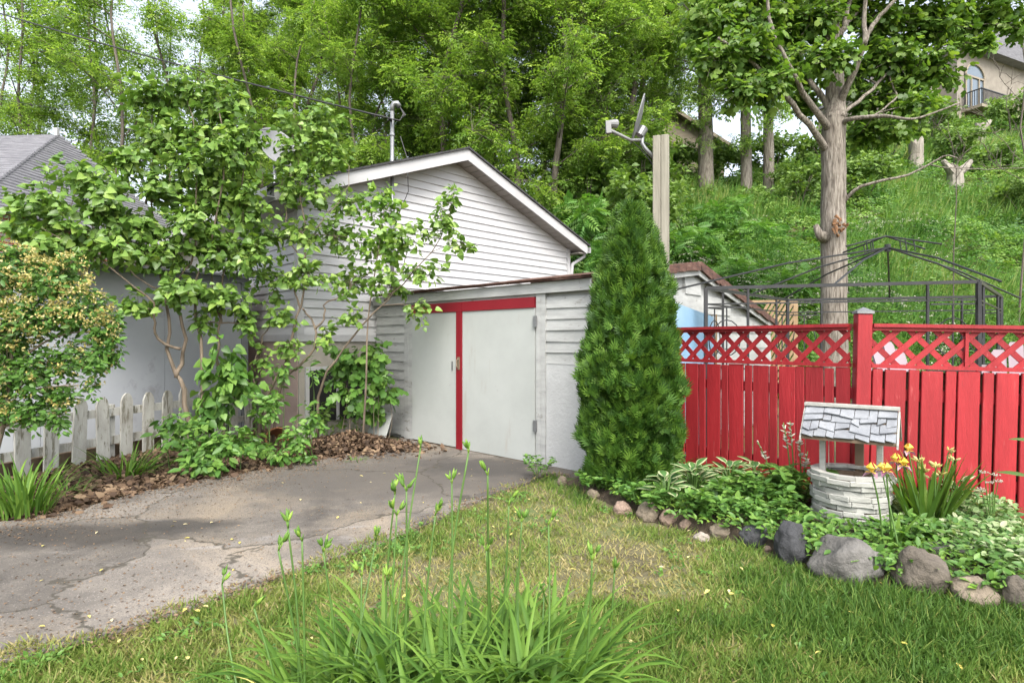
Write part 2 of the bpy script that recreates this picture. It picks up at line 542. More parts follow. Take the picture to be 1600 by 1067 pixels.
def G(*c):
    return [(i / (len(c) - 1), x) for i, x in enumerate(c)]
M['leaf_lilac'] = leafm('lilac_leaf', G((.07, .135, .028), (.115, .215, .042), (.18, .30, .062), (.28, .39, .09)), rough=.36, trans=.33)
M['leaf_lime'] = leafm('young_lilac_leaf', G((.08, .17, .03), (.16, .30, .05), (.28, .42, .07)), rough=.4, trans=.4)
M['leaf_maple'] = leafm('maple_leaf', G((.055, .115, .02), (.095, .185, .03), (.165, .27, .048), (.23, .33, .065)), rough=.45, trans=.42)
M['leaf_wood'] = leafm('wood_leaf', G((.085, .165, .032), (.15, .255, .05), (.22, .345, .072), (.32, .44, .11)), rough=.5, trans=.48)
M['leaf_wood_dark'] = leafm('dark_wood_leaf', G((.080, .15, .032), (.13, .225, .045), (.20, .305, .068)), rough=.5, trans=.38)
M['leaf_hill'] = leafm('hillside_leaf', G((.055, .135, .030), (.10, .205, .042), (.165, .29, .055), (.28, .38, .10)), rough=.5, trans=.35, patch=((.62, .8, .62), .55))
M['leaf_sumac'] = leafm('sumac_leaf', G((.065, .17, .035), (.11, .25, .045), (.18, .33, .065)), rough=.45, trans=.4)
M['leaf_cedar'] = leafm('cedar_spray', G((.022, .062, .009), (.040, .105, .013), (.072, .16, .018), (.12, .22, .028)), rough=.55, trans=.22)
M['leaf_low'] = leafm('low_plant_leaf', G((.052, .125, .026), (.095, .205, .038), (.165, .29, .058)), rough=.42, trans=.33)
M['leaf_strap'] = leafm('daylily_leaf', G((.055, .125, .022), (.10, .195, .03), (.165, .275, .048)), rough=.55, trans=.36, spec=.2)
M['leaf_hosta'] = leafm('hosta_leaf', G((.045, .11, .035), (.08, .17, .045)), rough=.42, trans=.25)
M['leaf_cream'] = leafm('hosta_cream_edge', G((.34, .38, .20), (.46, .47, .30)), rough=.45, trans=.25)
M['leaf_varieg'] = leafm('variegated_leaf', G((.06, .14, .035), (.10, .20, .05), (.18, .28, .10), (.36, .40, .24)), rough=.45, trans=.28)
M['grass'] = leafm('lawn_blade', G((.052, .12, .018), (.105, .19, .03), (.18, .235, .05), (.28, .255, .095), (.37, .31, .15)), rough=.6, trans=.3, tcol=(1.1, 1.1, .7))
M['hillgrass'] = leafm('hill_grass_blade', G((.06, .16, .04), (.11, .24, .05), (.20, .32, .08), (.42, .40, .17)), rough=.55, trans=.35)
M['flower_y'] = leafm('yellow_blossom', G((.27, .23, .06), (.43, .37, .11), (.54, .49, .24)), rough=.6, trans=.25, tcol=(1, 1, .8))
M['petal_y'] = leafm('iris_yellow_petal', G((.66, .45, .05), (.80, .60, .12)), rough=.5, trans=.3, tcol=(1, 1, .8))
M['petal_p'] = leafm('iris_purple_fall', G((.20, .06, .14), (.52, .34, .40)), rough=.5, trans=.3, tcol=(1, 1, 1))
M['petal_w'] = leafm('white_blossom', G((.38, .34, .26), (.54, .52, .45)), rough=.6, trans=.3, tcol=(1, 1, 1))
M['stem'] = surf('green_stem', [(.3, (.075, .165, .032)), (.7, (.12, .23, .045))], 12, rough=.5, bump=.05)
M['litter'] = leafm('dead_leaf', G((.040, .025, .016), (.085, .052, .032), (.15, .098, .060), (.24, .17, .105)), rough=.8, trans=.12, tcol=(1, .9, .7))
M['fallen'] = leafm('yellow_fallen_leaf', G((.50, .42, .08), (.62, .55, .18), (.52, .45, .28)), rough=.7, trans=.15, tcol=(1, 1, .8))

# ------------------------------------------------------------------ ground and hill
def sstep(a, b, x):
    t = min(1, max(0, (x - a) / (b - a)))
    return t * t * (3 - 2 * t)

def hill(x, y):
    y0 = 11.6 + min(7.5, max(0, (2.5 - x) * .9))
    s = max(0.0, y - y0)
    if s <= 0:
        return 0.0
    crest = 8.0 + min(7.0, max(0.0, (x - 9) * .36))
    raw = .64 * s * sstep(0, 2.0, s)
    k = 1.6
    hh = max(k - abs(raw - crest), 0) / k
    z = min(raw, crest) - hh * hh * k * .25
    z += .35 * mnoise.noise((x * .35, y * .35, 0)) * sstep(0, 3, s)
    return z

def ground_mesh():
    xs = np.concatenate([[-400, -200, -100, -60, -40], np.arange(-30, -6, 1.0), np.arange(-6, 8, .25), np.arange(8, 45, .9), [46, 60, 90, 150, 400]])
    ys = np.concatenate([[-300, -100, -40, -15, -6], np.arange(-3, 10, .25), np.arange(10, 44, .8), [46, 60, 100, 200, 600]])
    vs = []
    for y in ys:
        for x in xs:
            z = hill(x, y)
            if z == 0 and abs(x) < 10 and y < 11:
                z = 0.012 * mnoise.noise((x * .9, y * .9, 3)) - .012
            vs.append((x, y, z))
    n = len(xs)
    fs = [(j * n + i, j * n + i + 1, (j + 1) * n + i + 1, (j + 1) * n + i) for j in range(len(ys) - 1) for i in range(n - 1)]
    me = bpy.data.meshes.new('ground')
    me.from_pydata(vs, [], fs)
    me.polygons.foreach_set('use_smooth', [True] * len(fs))
    me.update()
    return me
M['soil'] = surf('turf_soil', [(.25, (.10, .085, .05)), (.45, (.19, .17, .09)), (.6, (.17, .20, .07)), (.8, (.27, .24, .13))], 2.2, rough=.95, bump=.8, bscale=30, bdist=.02,
                 wear=((.11, .17, .045), .52, 1.1, (1, 1, 1)))
link('ground', ground_mesh(), M['soil'], kind='structure')

def asphalt():
    m, n, out = _new('worn_asphalt')
    b = n.nodes.new('ShaderNodeBsdfPrincipled')
    b.inputs['Roughness'].default_value = .9
    b.inputs['Specular IOR Level'].default_value = .25
    mp = _pos(n, (1, 1, 1))
    def mix(col, c2, fac, blend='MIX'):
        mx = n.nodes.new('ShaderNodeMix')
        mx.data_type = 'RGBA'
        mx.blend_type = blend
        n.links.new(fac, mx.inputs['Factor'])
        n.links.new(col, mx.inputs[6])
        mx.inputs[7].default_value = (*c2, 1)
        return mx.outputs[2]
    def mask(scale, a, b_, detail=6, dist=0.0, st=(1, 1, 1)):
        t = _noise(n, _pos(n, st), scale, detail, .62, dist)
        r_ = _ramp(n, [(a, (0, 0, 0)), (b_, (1, 1, 1))])
        n.links.new(t.outputs['Fac'], r_.inputs['Fac'])
        return r_.outputs['Color']
    t = _noise(n, mp, 1.1, 9, .7, .5)
    r_ = _ramp(n, [(.30, (.064, .058, .052)), (.48, (.135, .121, .106)), (.68, (.23, .203, .172))])
    n.links.new(t.outputs['Fac'], r_.inputs['Fac'])
    col = r_.outputs['Color']
    col = mix(col, (.25, .205, .152), mask(.75, .50, .70, 7, .6))            # dusty tan film
    col = mix(col, (.22, .205, .19), mask(1.6, .60, .70, 8, 1.2, (.5, 1.6, 1)))  # pale scuffs
    col = mix(col, (.055, .05, .046), mask(.95, .57, .72, 8, .8, (1.2, .8, 1)))    # old oil and damp
    col = mix(col, (.09, .085, .08), mask(120, .56, .62, 2))               # aggregate
    col = mix(col, (.27, .245, .22), mask(95, .63, .70, 2))
    # damp stain near the left edge and the patch before the doors
    for (cx, cy, rx, ry, c2) in ((-3.0, 3.78, .95, .26, (.048, .043, .038)), (-2.35, 4.0, .5, .16, (.045, .042, .039)), (-1.2, 5.4, 1.7, .85, (.095, .086, .077)), (-.3, 5.9, .8, .5, (.06, .056, .052))):
        g = n.nodes.new('ShaderNodeNewGeometry')
        mpp = n.nodes.new('ShaderNodeMapping')
        mpp.vector_type = 'POINT'
        mpp.inputs['Location'].default_value = (-cx / rx, -cy / ry, 0)
        mpp.inputs['Scale'].default_value = (1 / rx, 1 / ry, 0)
        n.links.new(g.outputs['Position'], mpp.inputs['Vector'])
        ln = n.nodes.new('ShaderNodeVectorMath')
        ln.operation = 'LENGTH'
        n.links.new(mpp.outputs[0], ln.inputs[0])
        nz = _noise(n, mp, 3.5, 6, .65)
        ad = n.nodes.new('ShaderNodeMath')
        ad.operation = 'MULTIPLY_ADD'
        n.links.new(nz.outputs['Fac'], ad.inputs[0])
        ad.inputs[1].default_value = 1.2
        n.links.new(ln.outputs['Value'], ad.inputs[2])
        rr = _ramp(n, [(.0, (1, 1, 1)), (1.0, (0, 0, 0))])
        mr = n.nodes.new('ShaderNodeMapRange')
        mr.inputs['From Min'].default_value = 1.15
        mr.inputs['From Max'].default_value = 1.75
        mr.inputs['To Min'].default_value = .85
        mr.inputs['To Max'].default_value = 0
        n.links.new(ad.outputs[0], mr.inputs['Value'])
        col = mix(col, c2, mr.outputs[0])
    # cracks
    dn = _noise(n, mp, 2.5, 4, .6)
    vm = n.nodes.new('ShaderNodeVectorMath')
    vm.operation = 'MULTIPLY_ADD'
    n.links.new(dn.outputs['Color'], vm.inputs[0])
    vm.inputs[1].default_value = (.5, .5, .5)
    n.links.new(mp.outputs[0], vm.inputs[2])
    vo = n.nodes.new('ShaderNodeTexVoronoi')
    vo.feature = 'DISTANCE_TO_EDGE'
    vo.inputs['Scale'].default_value = .62
    n.links.new(vm.outputs[0], vo.inputs['Vector'])
    vc = n.nodes.new('ShaderNodeTexVoronoi')
    vc.inputs['Scale'].default_value = .62
    n.links.new(vm.outputs[0], vc.inputs['Vector'])
    sp_ = n.nodes.new('ShaderNodeSeparateColor')
    n.links.new(vc.outputs['Color'], sp_.inputs[0])
    hv = n.nodes.new('ShaderNodeHueSaturation')
    mr2 = n.nodes.new('ShaderNodeMapRange')
    mr2.inputs['To Min'].default_value = .82
    mr2.inputs['To Max'].default_value = 1.16
    n.links.new(sp_.outputs[0], mr2.inputs['Value'])
    n.links.new(mr2.outputs[0], hv.inputs['Value'])
    n.links.new(col, hv.inputs['Color'])
    col = hv.outputs['Color']
    cr = _ramp(n, [(.003, (.85, .85, .85)), (.010, (0, 0, 0))])
    n.links.new(vo.outputs['Distance'], cr.inputs['Fac'])
    col = mix(col, (.05, .045, .035), cr.outputs['Color'])
    n.links.new(col, b.inputs['Base Color'])
    tb = _noise(n, mp, 90, 4, .7)
    bp = n.nodes.new('ShaderNodeBump')
    bp.inputs['Strength'].default_value = .45
    bp.inputs['Distance'].default_value = .008
    n.links.new(tb.outputs['Fac'], bp.inputs['Height'])
    n.links.new(bp.outputs[0], b.inputs['Normal'])
    n.links.new(b.outputs[0], out.inputs[0])
    return m
M['asphalt'] = asphalt()

def wavy(pts, step=.12, amp=.035):
    out = []
    for a, b in zip(pts[:-1], pts[1:]):
        a, b = Vector(a), Vector(b)
        n = max(1, int((b - a).length / step))
        for i in range(n):
            p = a.lerp(b, i / n)
            out.append(p + Vector((mnoise.noise(p * 3), mnoise.noise(p * 3 + Vector((9, 0, 0))), 0)) * amp * 2)
    return out
DRIVE_R = [gx(x, y) for x, y in ((905, 745), (850, 742), (790, 768), (720, 795), (650, 826), (590, 848), (500, 882), (400, 915), (300, 950), (180, 992), (0, 1042))]
DRIVE_L = [gx(x, y) for x, y in ((0, 818), (110, 800), (250, 762), (360, 745), (450, 728), (540, 712), (620, 697))]
_dr = wavy([p.to_2d().to_3d() for p in DRIVE_R]) + [Vector((-3.2, 1.6, 0)), Vector((-7, .2, 0)), Vector((-8, 1.8, 0))]
_dl = wavy([p.to_2d().to_3d() for p in [Vector((-6.6, 2.6, 0))] + DRIVE_L]) + [Vector((-1.5, 7.75, 0)), Vector((-.2, 6.9, 0)), Vector((.9, 6.0, 0))]
mb = MB()
nd_ = len(_dr) + len(_dl)
mb.add([(p.x, p.y, .012) for p in _dr + _dl] + [(p.x, p.y, -.05) for p in _dr + _dl], [tuple(range(nd_))[::-1]] + [(i, (i + 1) % nd_, nd_ + (i + 1) % nd_, nd_ + i) for i in range(nd_)])
link('driveway', mb.mesh('driveway'), M['asphalt'], kind='structure')
DRIVE_POLY = [(p.x, p.y) for p in _dr + _dl]

def inside(poly, x, y):
    c = False
    j = len(poly) - 1
    for i in range(len(poly)):
        xi, yi = poly[i]
        xj, yj = poly[j]
        if (yi > y) != (yj > y) and x < (xj - xi) * (y - yi) / (yj - yi) + xi:
            c = not c
        j = i
    return c

# flower bed soil (slightly raised behind the rock border)
BED_FRONT = [gx(x, y) for x, y in ((870, 752), (925, 776), (1000, 808), (1060, 826), (1120, 842), (1180, 852), (1245, 884), (1340, 912), (1450, 932), (1540, 948), (1640, 960))]
BED_BACK = [Vector((3.7, 4.25, 0)), Vector((2.66, 4.45, 0)), Vector((1.5, 5.95, 0)), Vector((.75, 5.6, 0))]
bed = [(p.x, p.y) for p in BED_FRONT + BED_BACK]
mb = MB()
fr = [Vector((p.x, p.y, .0)) for p in BED_FRONT]
n = len(bed)
cen = Vector((2.2, 4.2, 0))
outer = [Vector((x, y, -.03)) for x, y in bed]
inner = [Vector((x, y, 0)).lerp(cen, .12) + Vector((0, 0, .075)) for x, y in bed]
mb.add(outer + inner, [(i, (i + 1) % n, n + (i + 1) % n, n + i) for i in range(n)] + [tuple(range(n, 2 * n))])
M['bedsoil'] = surf('bed_soil', [(.3, (.045, .033, .022)), (.7, (.12, .09, .06))], 8, rough=.95, bump=1.0, bscale=40, bdist=.03)
link('flower_bed', mb.mesh('flower_bed'), M['bedsoil'], kind='structure')
BED_Z = .075

# ------------------------------------------------------------------ white bungalow
EL = Vector((-2.83, 6.8, 0))
HU = Vector((.715, .70, 0)).normalized()
HA = math.atan2(HU.y, HU.x)
house = thing('bungalow', 'white vinyl sided bungalow with a low gable and grey trimmed eaves behind the shed', 'house', EL, HA)
SL, SR, SM = .42, 5.78, 3.0
ZB, ZE, ZP = 1.30, 3.16, 4.31
SLOPE = (ZP - ZE) / SM
EXPO = .117
DEP = 8.0
FY = .30                     # gable wall plane
def roof_z(s):
    return ZP - abs(s - SM) * SLOPE
body = MB()
zt = .160
body.prism([(SL + .03, FY + .03, 0), (SR - .03, FY + .03, 0), (SR - .03, FY + .03, roof_z(SR) - zt), (SM, FY + .03, ZP - zt), (SL + .03, FY + .03, roof_z(SL) - zt)], (0, DEP - .1, 0))
wall = body.build('wall', M['siding'], house)
# gable siding boards, one object per course
z = ZB + .09
zmaxL = roof_z(SL) - zt
while z < ZP - zt - .03:
    z1 = z + EXPO + .012
    def lim(zz):
        if zz <= zmaxL:
            return SL, SR
        h = (ZP - zt - zz) / SLOPE
        return max(SL, SM - h), min(SR, SM + h)
    a0, b0 = lim(z)
    a1, b1 = lim(min(z1, ZP - zt - .005))
    z1 = min(z1, ZP - zt - .005)
    mbx = MB()
    f0, f1 = FY - .019, FY + .002
    mbx.add([(a0, f0, z), (b0, f0, z), (b1, f1, z1), (a1, f1, z1), (a0, FY + .03, z), (b0, FY + .03, z), (b1, FY + .03, z1), (a1, FY + .03, z1)],
            [(0, 1, 2, 3), (4, 5, 1, 0), (1, 5, 6, 2), (2, 6, 7, 3), (4, 0, 3, 7)])
    mbx.build('siding_board', M['siding'], wall)
    z += EXPO
# side wall boards (left side, faces the grey shed)
z = ZB + .09
while z < zmaxL - .02:
    z1 = min(z + EXPO + .012, zmaxL)
    mbx = MB()
    f0, f1 = SL - .019, SL + .002
    mbx.add([(f0, FY - .0, z), (f0, DEP, z), (f1, DEP, z1), (f1, FY - .0, z1), (SL + .03, FY, z), (SL + .03, DEP, z), (SL + .03, DEP, z1), (SL + .03, FY, z1)],
            [(3, 2, 1, 0), (0, 1, 5, 4), (2, 3, 7, 6), (3, 0, 4, 7), (1, 2, 6, 5)])
    mbx.build('siding_board', M['siding'], wall)
    z += EXPO
mbx = MB()
mbx.box((SL - .03, FY - .028, ZB), (SR + .01, FY + .02, ZB + .09))
mbx.box((SL - .032, FY + .02, ZB + .001), (SL + .02, DEP, ZB + .091))
mbx.build('starter_trim', M['trim_white'], house)
for (x0, x1) in ((SL - .034, SL + .055), (SR - .055, SR + .03)):
    MB().box((x0, FY - .034, ZB + .092), (x1, FY + .06, roof_z(SL if x0 < 2 else SR) - zt + .01)).build('corner_trim', M['trim_white'], house)
fnd = MB()
fnd.box((SL + .004, FY + .005, -.1), (SR - .01, DEP - .1, ZB + .01))
fo = fnd.build('foundation', M['foundation'], house)
MB().box((SL - .006, FY + .04, .0), (SL + .02, DEP - .2, ZB - .004)).build('side_foundation', M['pinkwall'], house)
bw = MB().box((.55, FY - .015, .25), (1.35, FY + .03, .92)).build('dark_gap_window', M['dark'], house)  # invented window: near-black panel fills a dark gap of unknown cause
wf = MB()
wf.box((.50, FY - .03, .92), (1.40, FY + .03, .97))
wf.box((.50, FY - .03, .2), (.55, FY + .03, .92))
wf.box((1.35, FY - .03, .2), (1.40, FY + .03, .92))
wf.box((.93, FY - .03, .25), (.97, FY + .0, .92))
wf.build('window_frame', M['trim_white'], bw)  # frame added around the invented dark panel
# roof: two slopes with thickness, fascia along the rakes, soffit strips, gutter
rf = MB()
for sgn in (-1, 1):
    e = SM + sgn * (SM + .06)
    ze = ZP - (SM + .06) * SLOPE
    rf.prism([(SM, -.03, ZP + .03), (e, -.03, ze + .03), (e, -.03, ze), (SM, -.03, ZP)], (0, DEP + .35, 0))
roof = rf.build('roof', M['roof_dark'], house)
for sgn in (-1, 1):
    e = SM + sgn * SM
    MB().prism([(SM, 0, ZP - .002), (e, 0, ZE - .002), (e, 0, ZE - .17), (SM, 0, ZP - .175)], (0, .025, 0)).build('fascia', M['trim_white'], roof)
    # soffit panels under the rake
    N = 22
    for i in range(N):
        t0, t1 = i / N + .002, (i + 1) / N - .002
        s0, s1 = SM + sgn * SM * t0, SM + sgn * SM * t1
        za, zb = ZP - abs(s0 - SM) * SLOPE - .165, ZP - abs(s1 - SM) * SLOPE - .165
        MB().prism([(s0, .027, za), (s1, .027, zb), (s1, .027, zb + .008), (s0, .027, za + .008)], (0, FY - .03, 0)).build('soffit_panel', M['soffit'], roof)
for x0, x1, xg in ((0, SL, -.11), (SR, 6.0, 6.0)):
    MB().box((x0 + .002, .03, ZE - .17), (x1, DEP, ZE - .155)).build('eave_soffit', M['soffit'], roof)
    g = MB()
    prof = [(xg, ZE - .03), (xg - .0, ZE - .14), (xg + .11, ZE - .14), (xg + .11, ZE - .03), (xg + .10, ZE - .03), (xg + .10, ZE - .13), (xg + .01, ZE - .13), (xg + .01, ZE - .03)]
    g.prism([(x, .0, zz) for x, zz in prof], (0, DEP, 0))
    g.build('gutter', M['trim_white'], roof)
    MB().box((x0 if x0 > 1 else 0, 0.026, ZE - .17), ((x0 + .02) if x0 < 1 else 6.0, DEP, ZE - .01)).build('eave_fascia', M['trim_white'], roof) if x0 < 1 else None
dp = MB()
dp.tube([(6.05, .12, ZE - .12), (6.05, .12, ZE - .2), (SR + .06, .24, ZE - .36), (SR + .06, .27, ZE - .6), (SR + .06, .27, .1)], .035, 8)
dp.build('downspout', M['trim_white'], house, smooth=True)
MB().tube([(-.05, 2.6, ZE - .12), (-.05, 2.6, ZE - .2), (SL - .07, 2.62, ZE - .4), (SL - .07, 2.62, .2)], .035, 8).build('downspout', M['trim_white'], house, smooth=True)
# electric service mast on the gable
def H(s, o, z):
    return EL + HU * s + Vector((-HU.y, HU.x, 0)) * o + Vector((0, 0, z))
mast = thing('service_mast', 'grey steel electric service mast with weatherhead rising through the bungalow eave', 'mast', H(1.75, .0, 1.4), HA)
MB().tube([(0, .2, 0), (0, .2, 3.26)], .028, 10).build('conduit', M['steel'], mast, smooth=True)
MB().tube([(0, .2, 3.2), (0, .2, 3.27), (.015, .18, 3.31), (.05, .15, 3.315), (.075, .13, 3.27)], [.030, .034, .038, .040, .036], 10).build('weatherhead', M['steel'], mast, smooth=True)
for zz in (.7, 1.7, 2.85):
    MB().tube([(0, .2, zz), (0, .2, zz + .035)], .037, 10).build('clamp', M['steel'], mast)
MB().tube([(-.03, .18, 3.05), (-.10, .14, 3.06)], .02, 8).build('insulator', M['dark'], mast)
cabs = MB()
for k in range(3):
    cabs.tube([(.07, .13, 3.28), (.11 + .02 * k, .08, 3.16), (.05, .08 + .02 * k, 3.05), (-.10, .14, 3.06)], .007, 5)
cabs.build('drip_loop', M['rubber'], mast)
cabs = MB()
cabs.tube([(.10, .14, 1.95 + .9), (.14, .02, 2.5), (.13, .0, 2.25), (.16, .03, 2.05), (.10, .22, 1.7), (.03, .24, 1.2), (.06, .25, .7)], .006, 5)
cabs.build('loose_cable', M['rubber'], mast)
mpnt = H(1.75 - .10, .14, 1.4 + 3.06)
def catenary(name, label, a, b, sag, r_, n=26):
    a, b = Vector(a), Vector(b)
    pts = [a.lerp(b, i / n) - Vector((0, 0, sag * 4 * (i / n) * (1 - i / n))) for i in range(n + 1)]
    m_ = MB()
    m_.tube(pts, r_, 5)
    return tag(m_.build(name, M['rubber'], smooth=True), label, 'cable')
catenary('service_cable', 'thick black overhead service cable running to the mast weatherhead', px(-160, -30, 11.5), mpnt, .10, .013)
catenary('telephone_wire', 'thin overhead telephone wire running to the mast below the thick cable', px(-160, 120, 13), H(1.75, .2, 1.4 + 2.85), .25, .005)

# satellite dish on the bungalow roof
def dish_mesh(r_, depth, n=28, rings=6, oval=1.0):
    m_ = MB()
    prof = [(r_ * i / rings, depth * (i / rings) ** 2) for i in range(rings + 1)]
    prof[0] = (.002, 0)
    back = [(p[0], p[1] - .012) for p in prof[::-1]]
    m_.lathe(prof + [(r_ + .008, depth + .0), (r_ + .008, depth - .012)] + back, n=n)
    return m_
dl = H(.95, 2.4, 0)
dz = roof_z(.95) + .03
rd = thing('roof_dish', 'large grey ribbed satellite dish on the bungalow roof behind the lilacs', 'satellite dish', (dl.x, dl.y, dz))
MB().tube([(0, 0, -.05), (0, 0, .62)], .025, 8).build('pole', M['steel'], rd, smooth=True)
MB().box((-.12, -.12, -.04), (.12, .12, .03)).build('foot_plate', M['steel'], rd)
dm = dish_mesh(.34, .085).build('reflector', M['dish'], rd, smooth=True)
dm.location = (0, .06, .86)
dm.rotation_euler = (R(68), 0, R(52))
rb = MB()
for k in range(8):
    t = 2 * math.pi * k / 8
    rb.bar((math.cos(t) * .06, math.sin(t) * .06, -.02), (math.cos(t) * .33, math.sin(t) * .33, .062), .012, .02)
rb.build('rib', M['grey_trim'], dm)
MB().box((-.06, -.06, -.10), (.06, .06, -.01)).build('mount', M['dark'], dm)

# ------------------------------------------------------------------ white shed with red trimmed doors
K = Vector((.78, 5.56, 0))
SX = Vector((.735, -.678, 0)).normalized()
SA = math.atan2(SX.y, SX.x)
shed = thing('tool_shed', 'low white wooden shed with red trimmed double doors beside the cedar', 'shed', K, SA)
LW = -3.66                    # left end, at the bungalow wall
ZF = 1.80
DL, DM_, DR = -2.80, -1.83, -.70   # door left, meeting edge, right
SD = 5.1
RID = 2.27
def sroof(y):
    return 1.93 + (2.26 - 1.93) * y / RID if y < RID else 2.26 - (2.26 - 1.60) * (y - RID) / (SD - RID)
core = MB()
core.prism([(-.03, .03, 0), (-.03, .03, 1.86), (-.03, RID, sroof(RID) - .08), (-.03, SD - .03, sroof(SD) - .08), (-.03, SD - .03, 0)], (-2.9, 0, 0))
core.box((LW, .03, 0), (-2.9, 1.2, 1.80))
swall = core.build('wall', M['white_wood'], shed)
# clapboards left of the door and upper right, one by one
def clap(x0, x1, z0, z1, y=0.0, sag=0.0, ax='x'):
    m_ = MB()
    if ax == 'x':
        m_.add([(x0, y - .016, z0), (x1, y - .016, z0 + sag), (x1, y, z1 + sag), (x0, y, z1), (x0, y + .035, z0), (x1, y + .035, z0 + sag), (x1, y + .035, z1 + sag), (x0, y + .035, z1)],
               [(0, 1, 2, 3), (4, 5, 1, 0), (1, 5, 6, 2), (2, 6, 7, 3), (4, 0, 3, 7)])
    return m_.build('clapboard', M['white_wood'], swall)
z = .55
while z < 1.74:
    clap(LW, DL - .20, z, min(z + .125, 1.79), sag=random.uniform(-.006, .006))
    z += .122
z = 1.07
while z < 1.76:
    clap(DR + .135, -.004, z, min(z + .118, 1.80), sag=random.uniform(-.008, .008))
    z += .115
MB().box((LW, -.012, .05), (DL - .28, .03, .548)).build('lower_panel', M['white_wood'], shed)
MB().box((DL - .278, -.014, .03), (DL - .19, .03, .548)).build('lower_panel', M['white_wood'], shed)
MB().box((DR + .137, -.012, .0), (-.002, .03, 1.068)).build('stucco_panel', M['stucco'], shed)
# door frame posts
for x0, x1, nm in ((DL - .19, DL - .10, 'frame_post'), (DL - .098, DL - .012, 'frame_post'), (DR + .012, DR + .075, 'frame_post'), (DR + .078, DR + .134, 'frame_post')):
    MB().box((x0, -.035 + random.uniform(0, .008), .02), (x1, .03, 1.80)).build(nm, M['white_wood'], shed)
MB().box((DL - .012, -.012, 1.775), (DR + .012, .03, 1.80)).build('door_header', M['white_wood'], shed)
# doors with red top rails and a red meeting stile
dL = MB().box((DL, -.038, .03), (DM_ - .10, -.006, 1.655)).build('door', M['door_white'], shed)
MB().box((DL, -.052, 1.658), (DM_ - .004, -.008, 1.77)).build('red_top_rail', M['red_door'], dL)
MB().box((DM_ - .098, -.052, .0), (DM_ - .004, -.008, 1.656)).build('red_stile', M['red_door'], dL)
h_ = MB()
h_.tube([(DM_ - .05, -.054, .99), (DM_ - .05, -.085, 1.0), (DM_ - .05, -.085, 1.08), (DM_ - .05, -.054, 1.09)], .008, 6)
h_.box((DM_ - .072, -.060, .965), (DM_ - .028, -.053, 1.115))
h_.build('door_handle', M['raw_wood'], dL)
MB().box((DM_ - .19, -.045, .95), (DM_ - .165, -.038, 1.06)).build('latch_plate', M['steel'], dL)
dR = MB().box((DM_, -.036, .02), (DR, -.004, 1.655)).build('door', M['door_white'], shed)
MB().box((DM_, -.050, 1.658), (DR, -.006, 1.77)).build('red_top_rail', M['red_door'], dR)
for zz in (.35, 1.45):
    MB().box((DR - .01, -.058, zz), (DR + .03, -.036, zz + .12)).build('hinge', M['steel'], dR)
MB().box((DL - .02, -.03, -.01), (DR + .02, .03, .018)).build('threshold', M['raw_wood'], shed)
# fascia and roof
MB().box((LW - .02, -.055, 1.802), (.04, -.02, 1.915)).build('fascia', M['white_wood'], shed)
rf = MB()
rf.prism([(.09, -.10, sroof(0) - .012), (.09, RID, sroof(RID)), (.09, SD + .1, sroof(SD) - .02), (.09, SD + .1, sroof(SD) + .02), (.09, RID, sroof(RID) + .05), (.09, -.10, sroof(0) + .006)], (-2.9, 0, 0))
rf.prism([(-2.81, -.10, sroof(0) - .012), (-2.81, 1.1, sroof(1.1)), (-2.81, 1.1, sroof(1.1) + .04), (-2.81, -.10, sroof(0) + .006)], (LW + 2.81, 0, 0))
sroofo = rf.build('roof', M['roof_brown'], shed)
# ragged roofing felt strips along the front edge
x = LW
while x < .08:
    L = random.uniform(.12, .4)
    m_ = MB()
    d0 = random.uniform(.0, .03)
    m_.box((x, -.11 - d0, sroof(0) + .008), (min(x + L - .004, .1), .05, sroof(0) + .015 + random.uniform(0, .008)))
    m_.build('roofing_strip', M['roof_brown'], sroofo)
    x += L
# side gable: bargeboards and wide side boards
for (ya, yb) in ((-.1, RID), (RID, SD + .05)):
    za, zb = sroof(max(ya, 0)) - .03, sroof(min(yb, SD)) - .02
    MB().prism([(.045, ya, za), (.045, yb, zb), (.045, yb, zb - .10), (.045, ya, za - .10)], (.02, 0, 0)).build('bargeboard', M['white_wood'], shed)
    yy = ya
    while yy < yb - .05:
        y2 = min(yb, yy + random.uniform(.2, .5))
        fa, fb = (yy - ya) / (yb - ya), (y2 - ya) / (yb - ya)
        z0_, z1_ = za + (zb - za) * fa, za + (zb - za) * fb
        MB().prism([(.07, yy, z0_ + .028), (.07, y2 - .005, z1_ + .028), (.07, y2 - .005, z1_ - .03 - random.uniform(0, .03)), (.07, yy, z0_ - .03)], (.03, 0, 0)).build('roofing_strip', M['roof_brown'], sroofo)
        yy = y2
z = .05
while z < 2.1:
    z1 = min(z + .235, 2.12)
    ya = 0.0 if z1 < 1.83 else (z1 - 1.83) / .145
    yb = SD - .03 if z < 1.5 else max(RID + .1, SD - (z1 - 1.5) / .233)
    m_ = MB()
    m_.add([(.016, ya, z), (.016, yb, z), (.0, yb, z1), (.0, ya, z1), (-.03, ya, z), (-.03, yb, z), (-.03, yb, z1), (-.03, ya, z1)],
           [(0, 1, 2, 3), (4, 5, 1, 0), (1, 5, 6, 2), (2, 6, 7, 3), (4, 0, 3, 7)])
    m_.build('side_board', M['white_wood'], swall)
    z += .23
def S(x, y, z):
    return K + SX * x + Vector((-SX.y, SX.x, 0)) * y + Vector((0, 0, z))

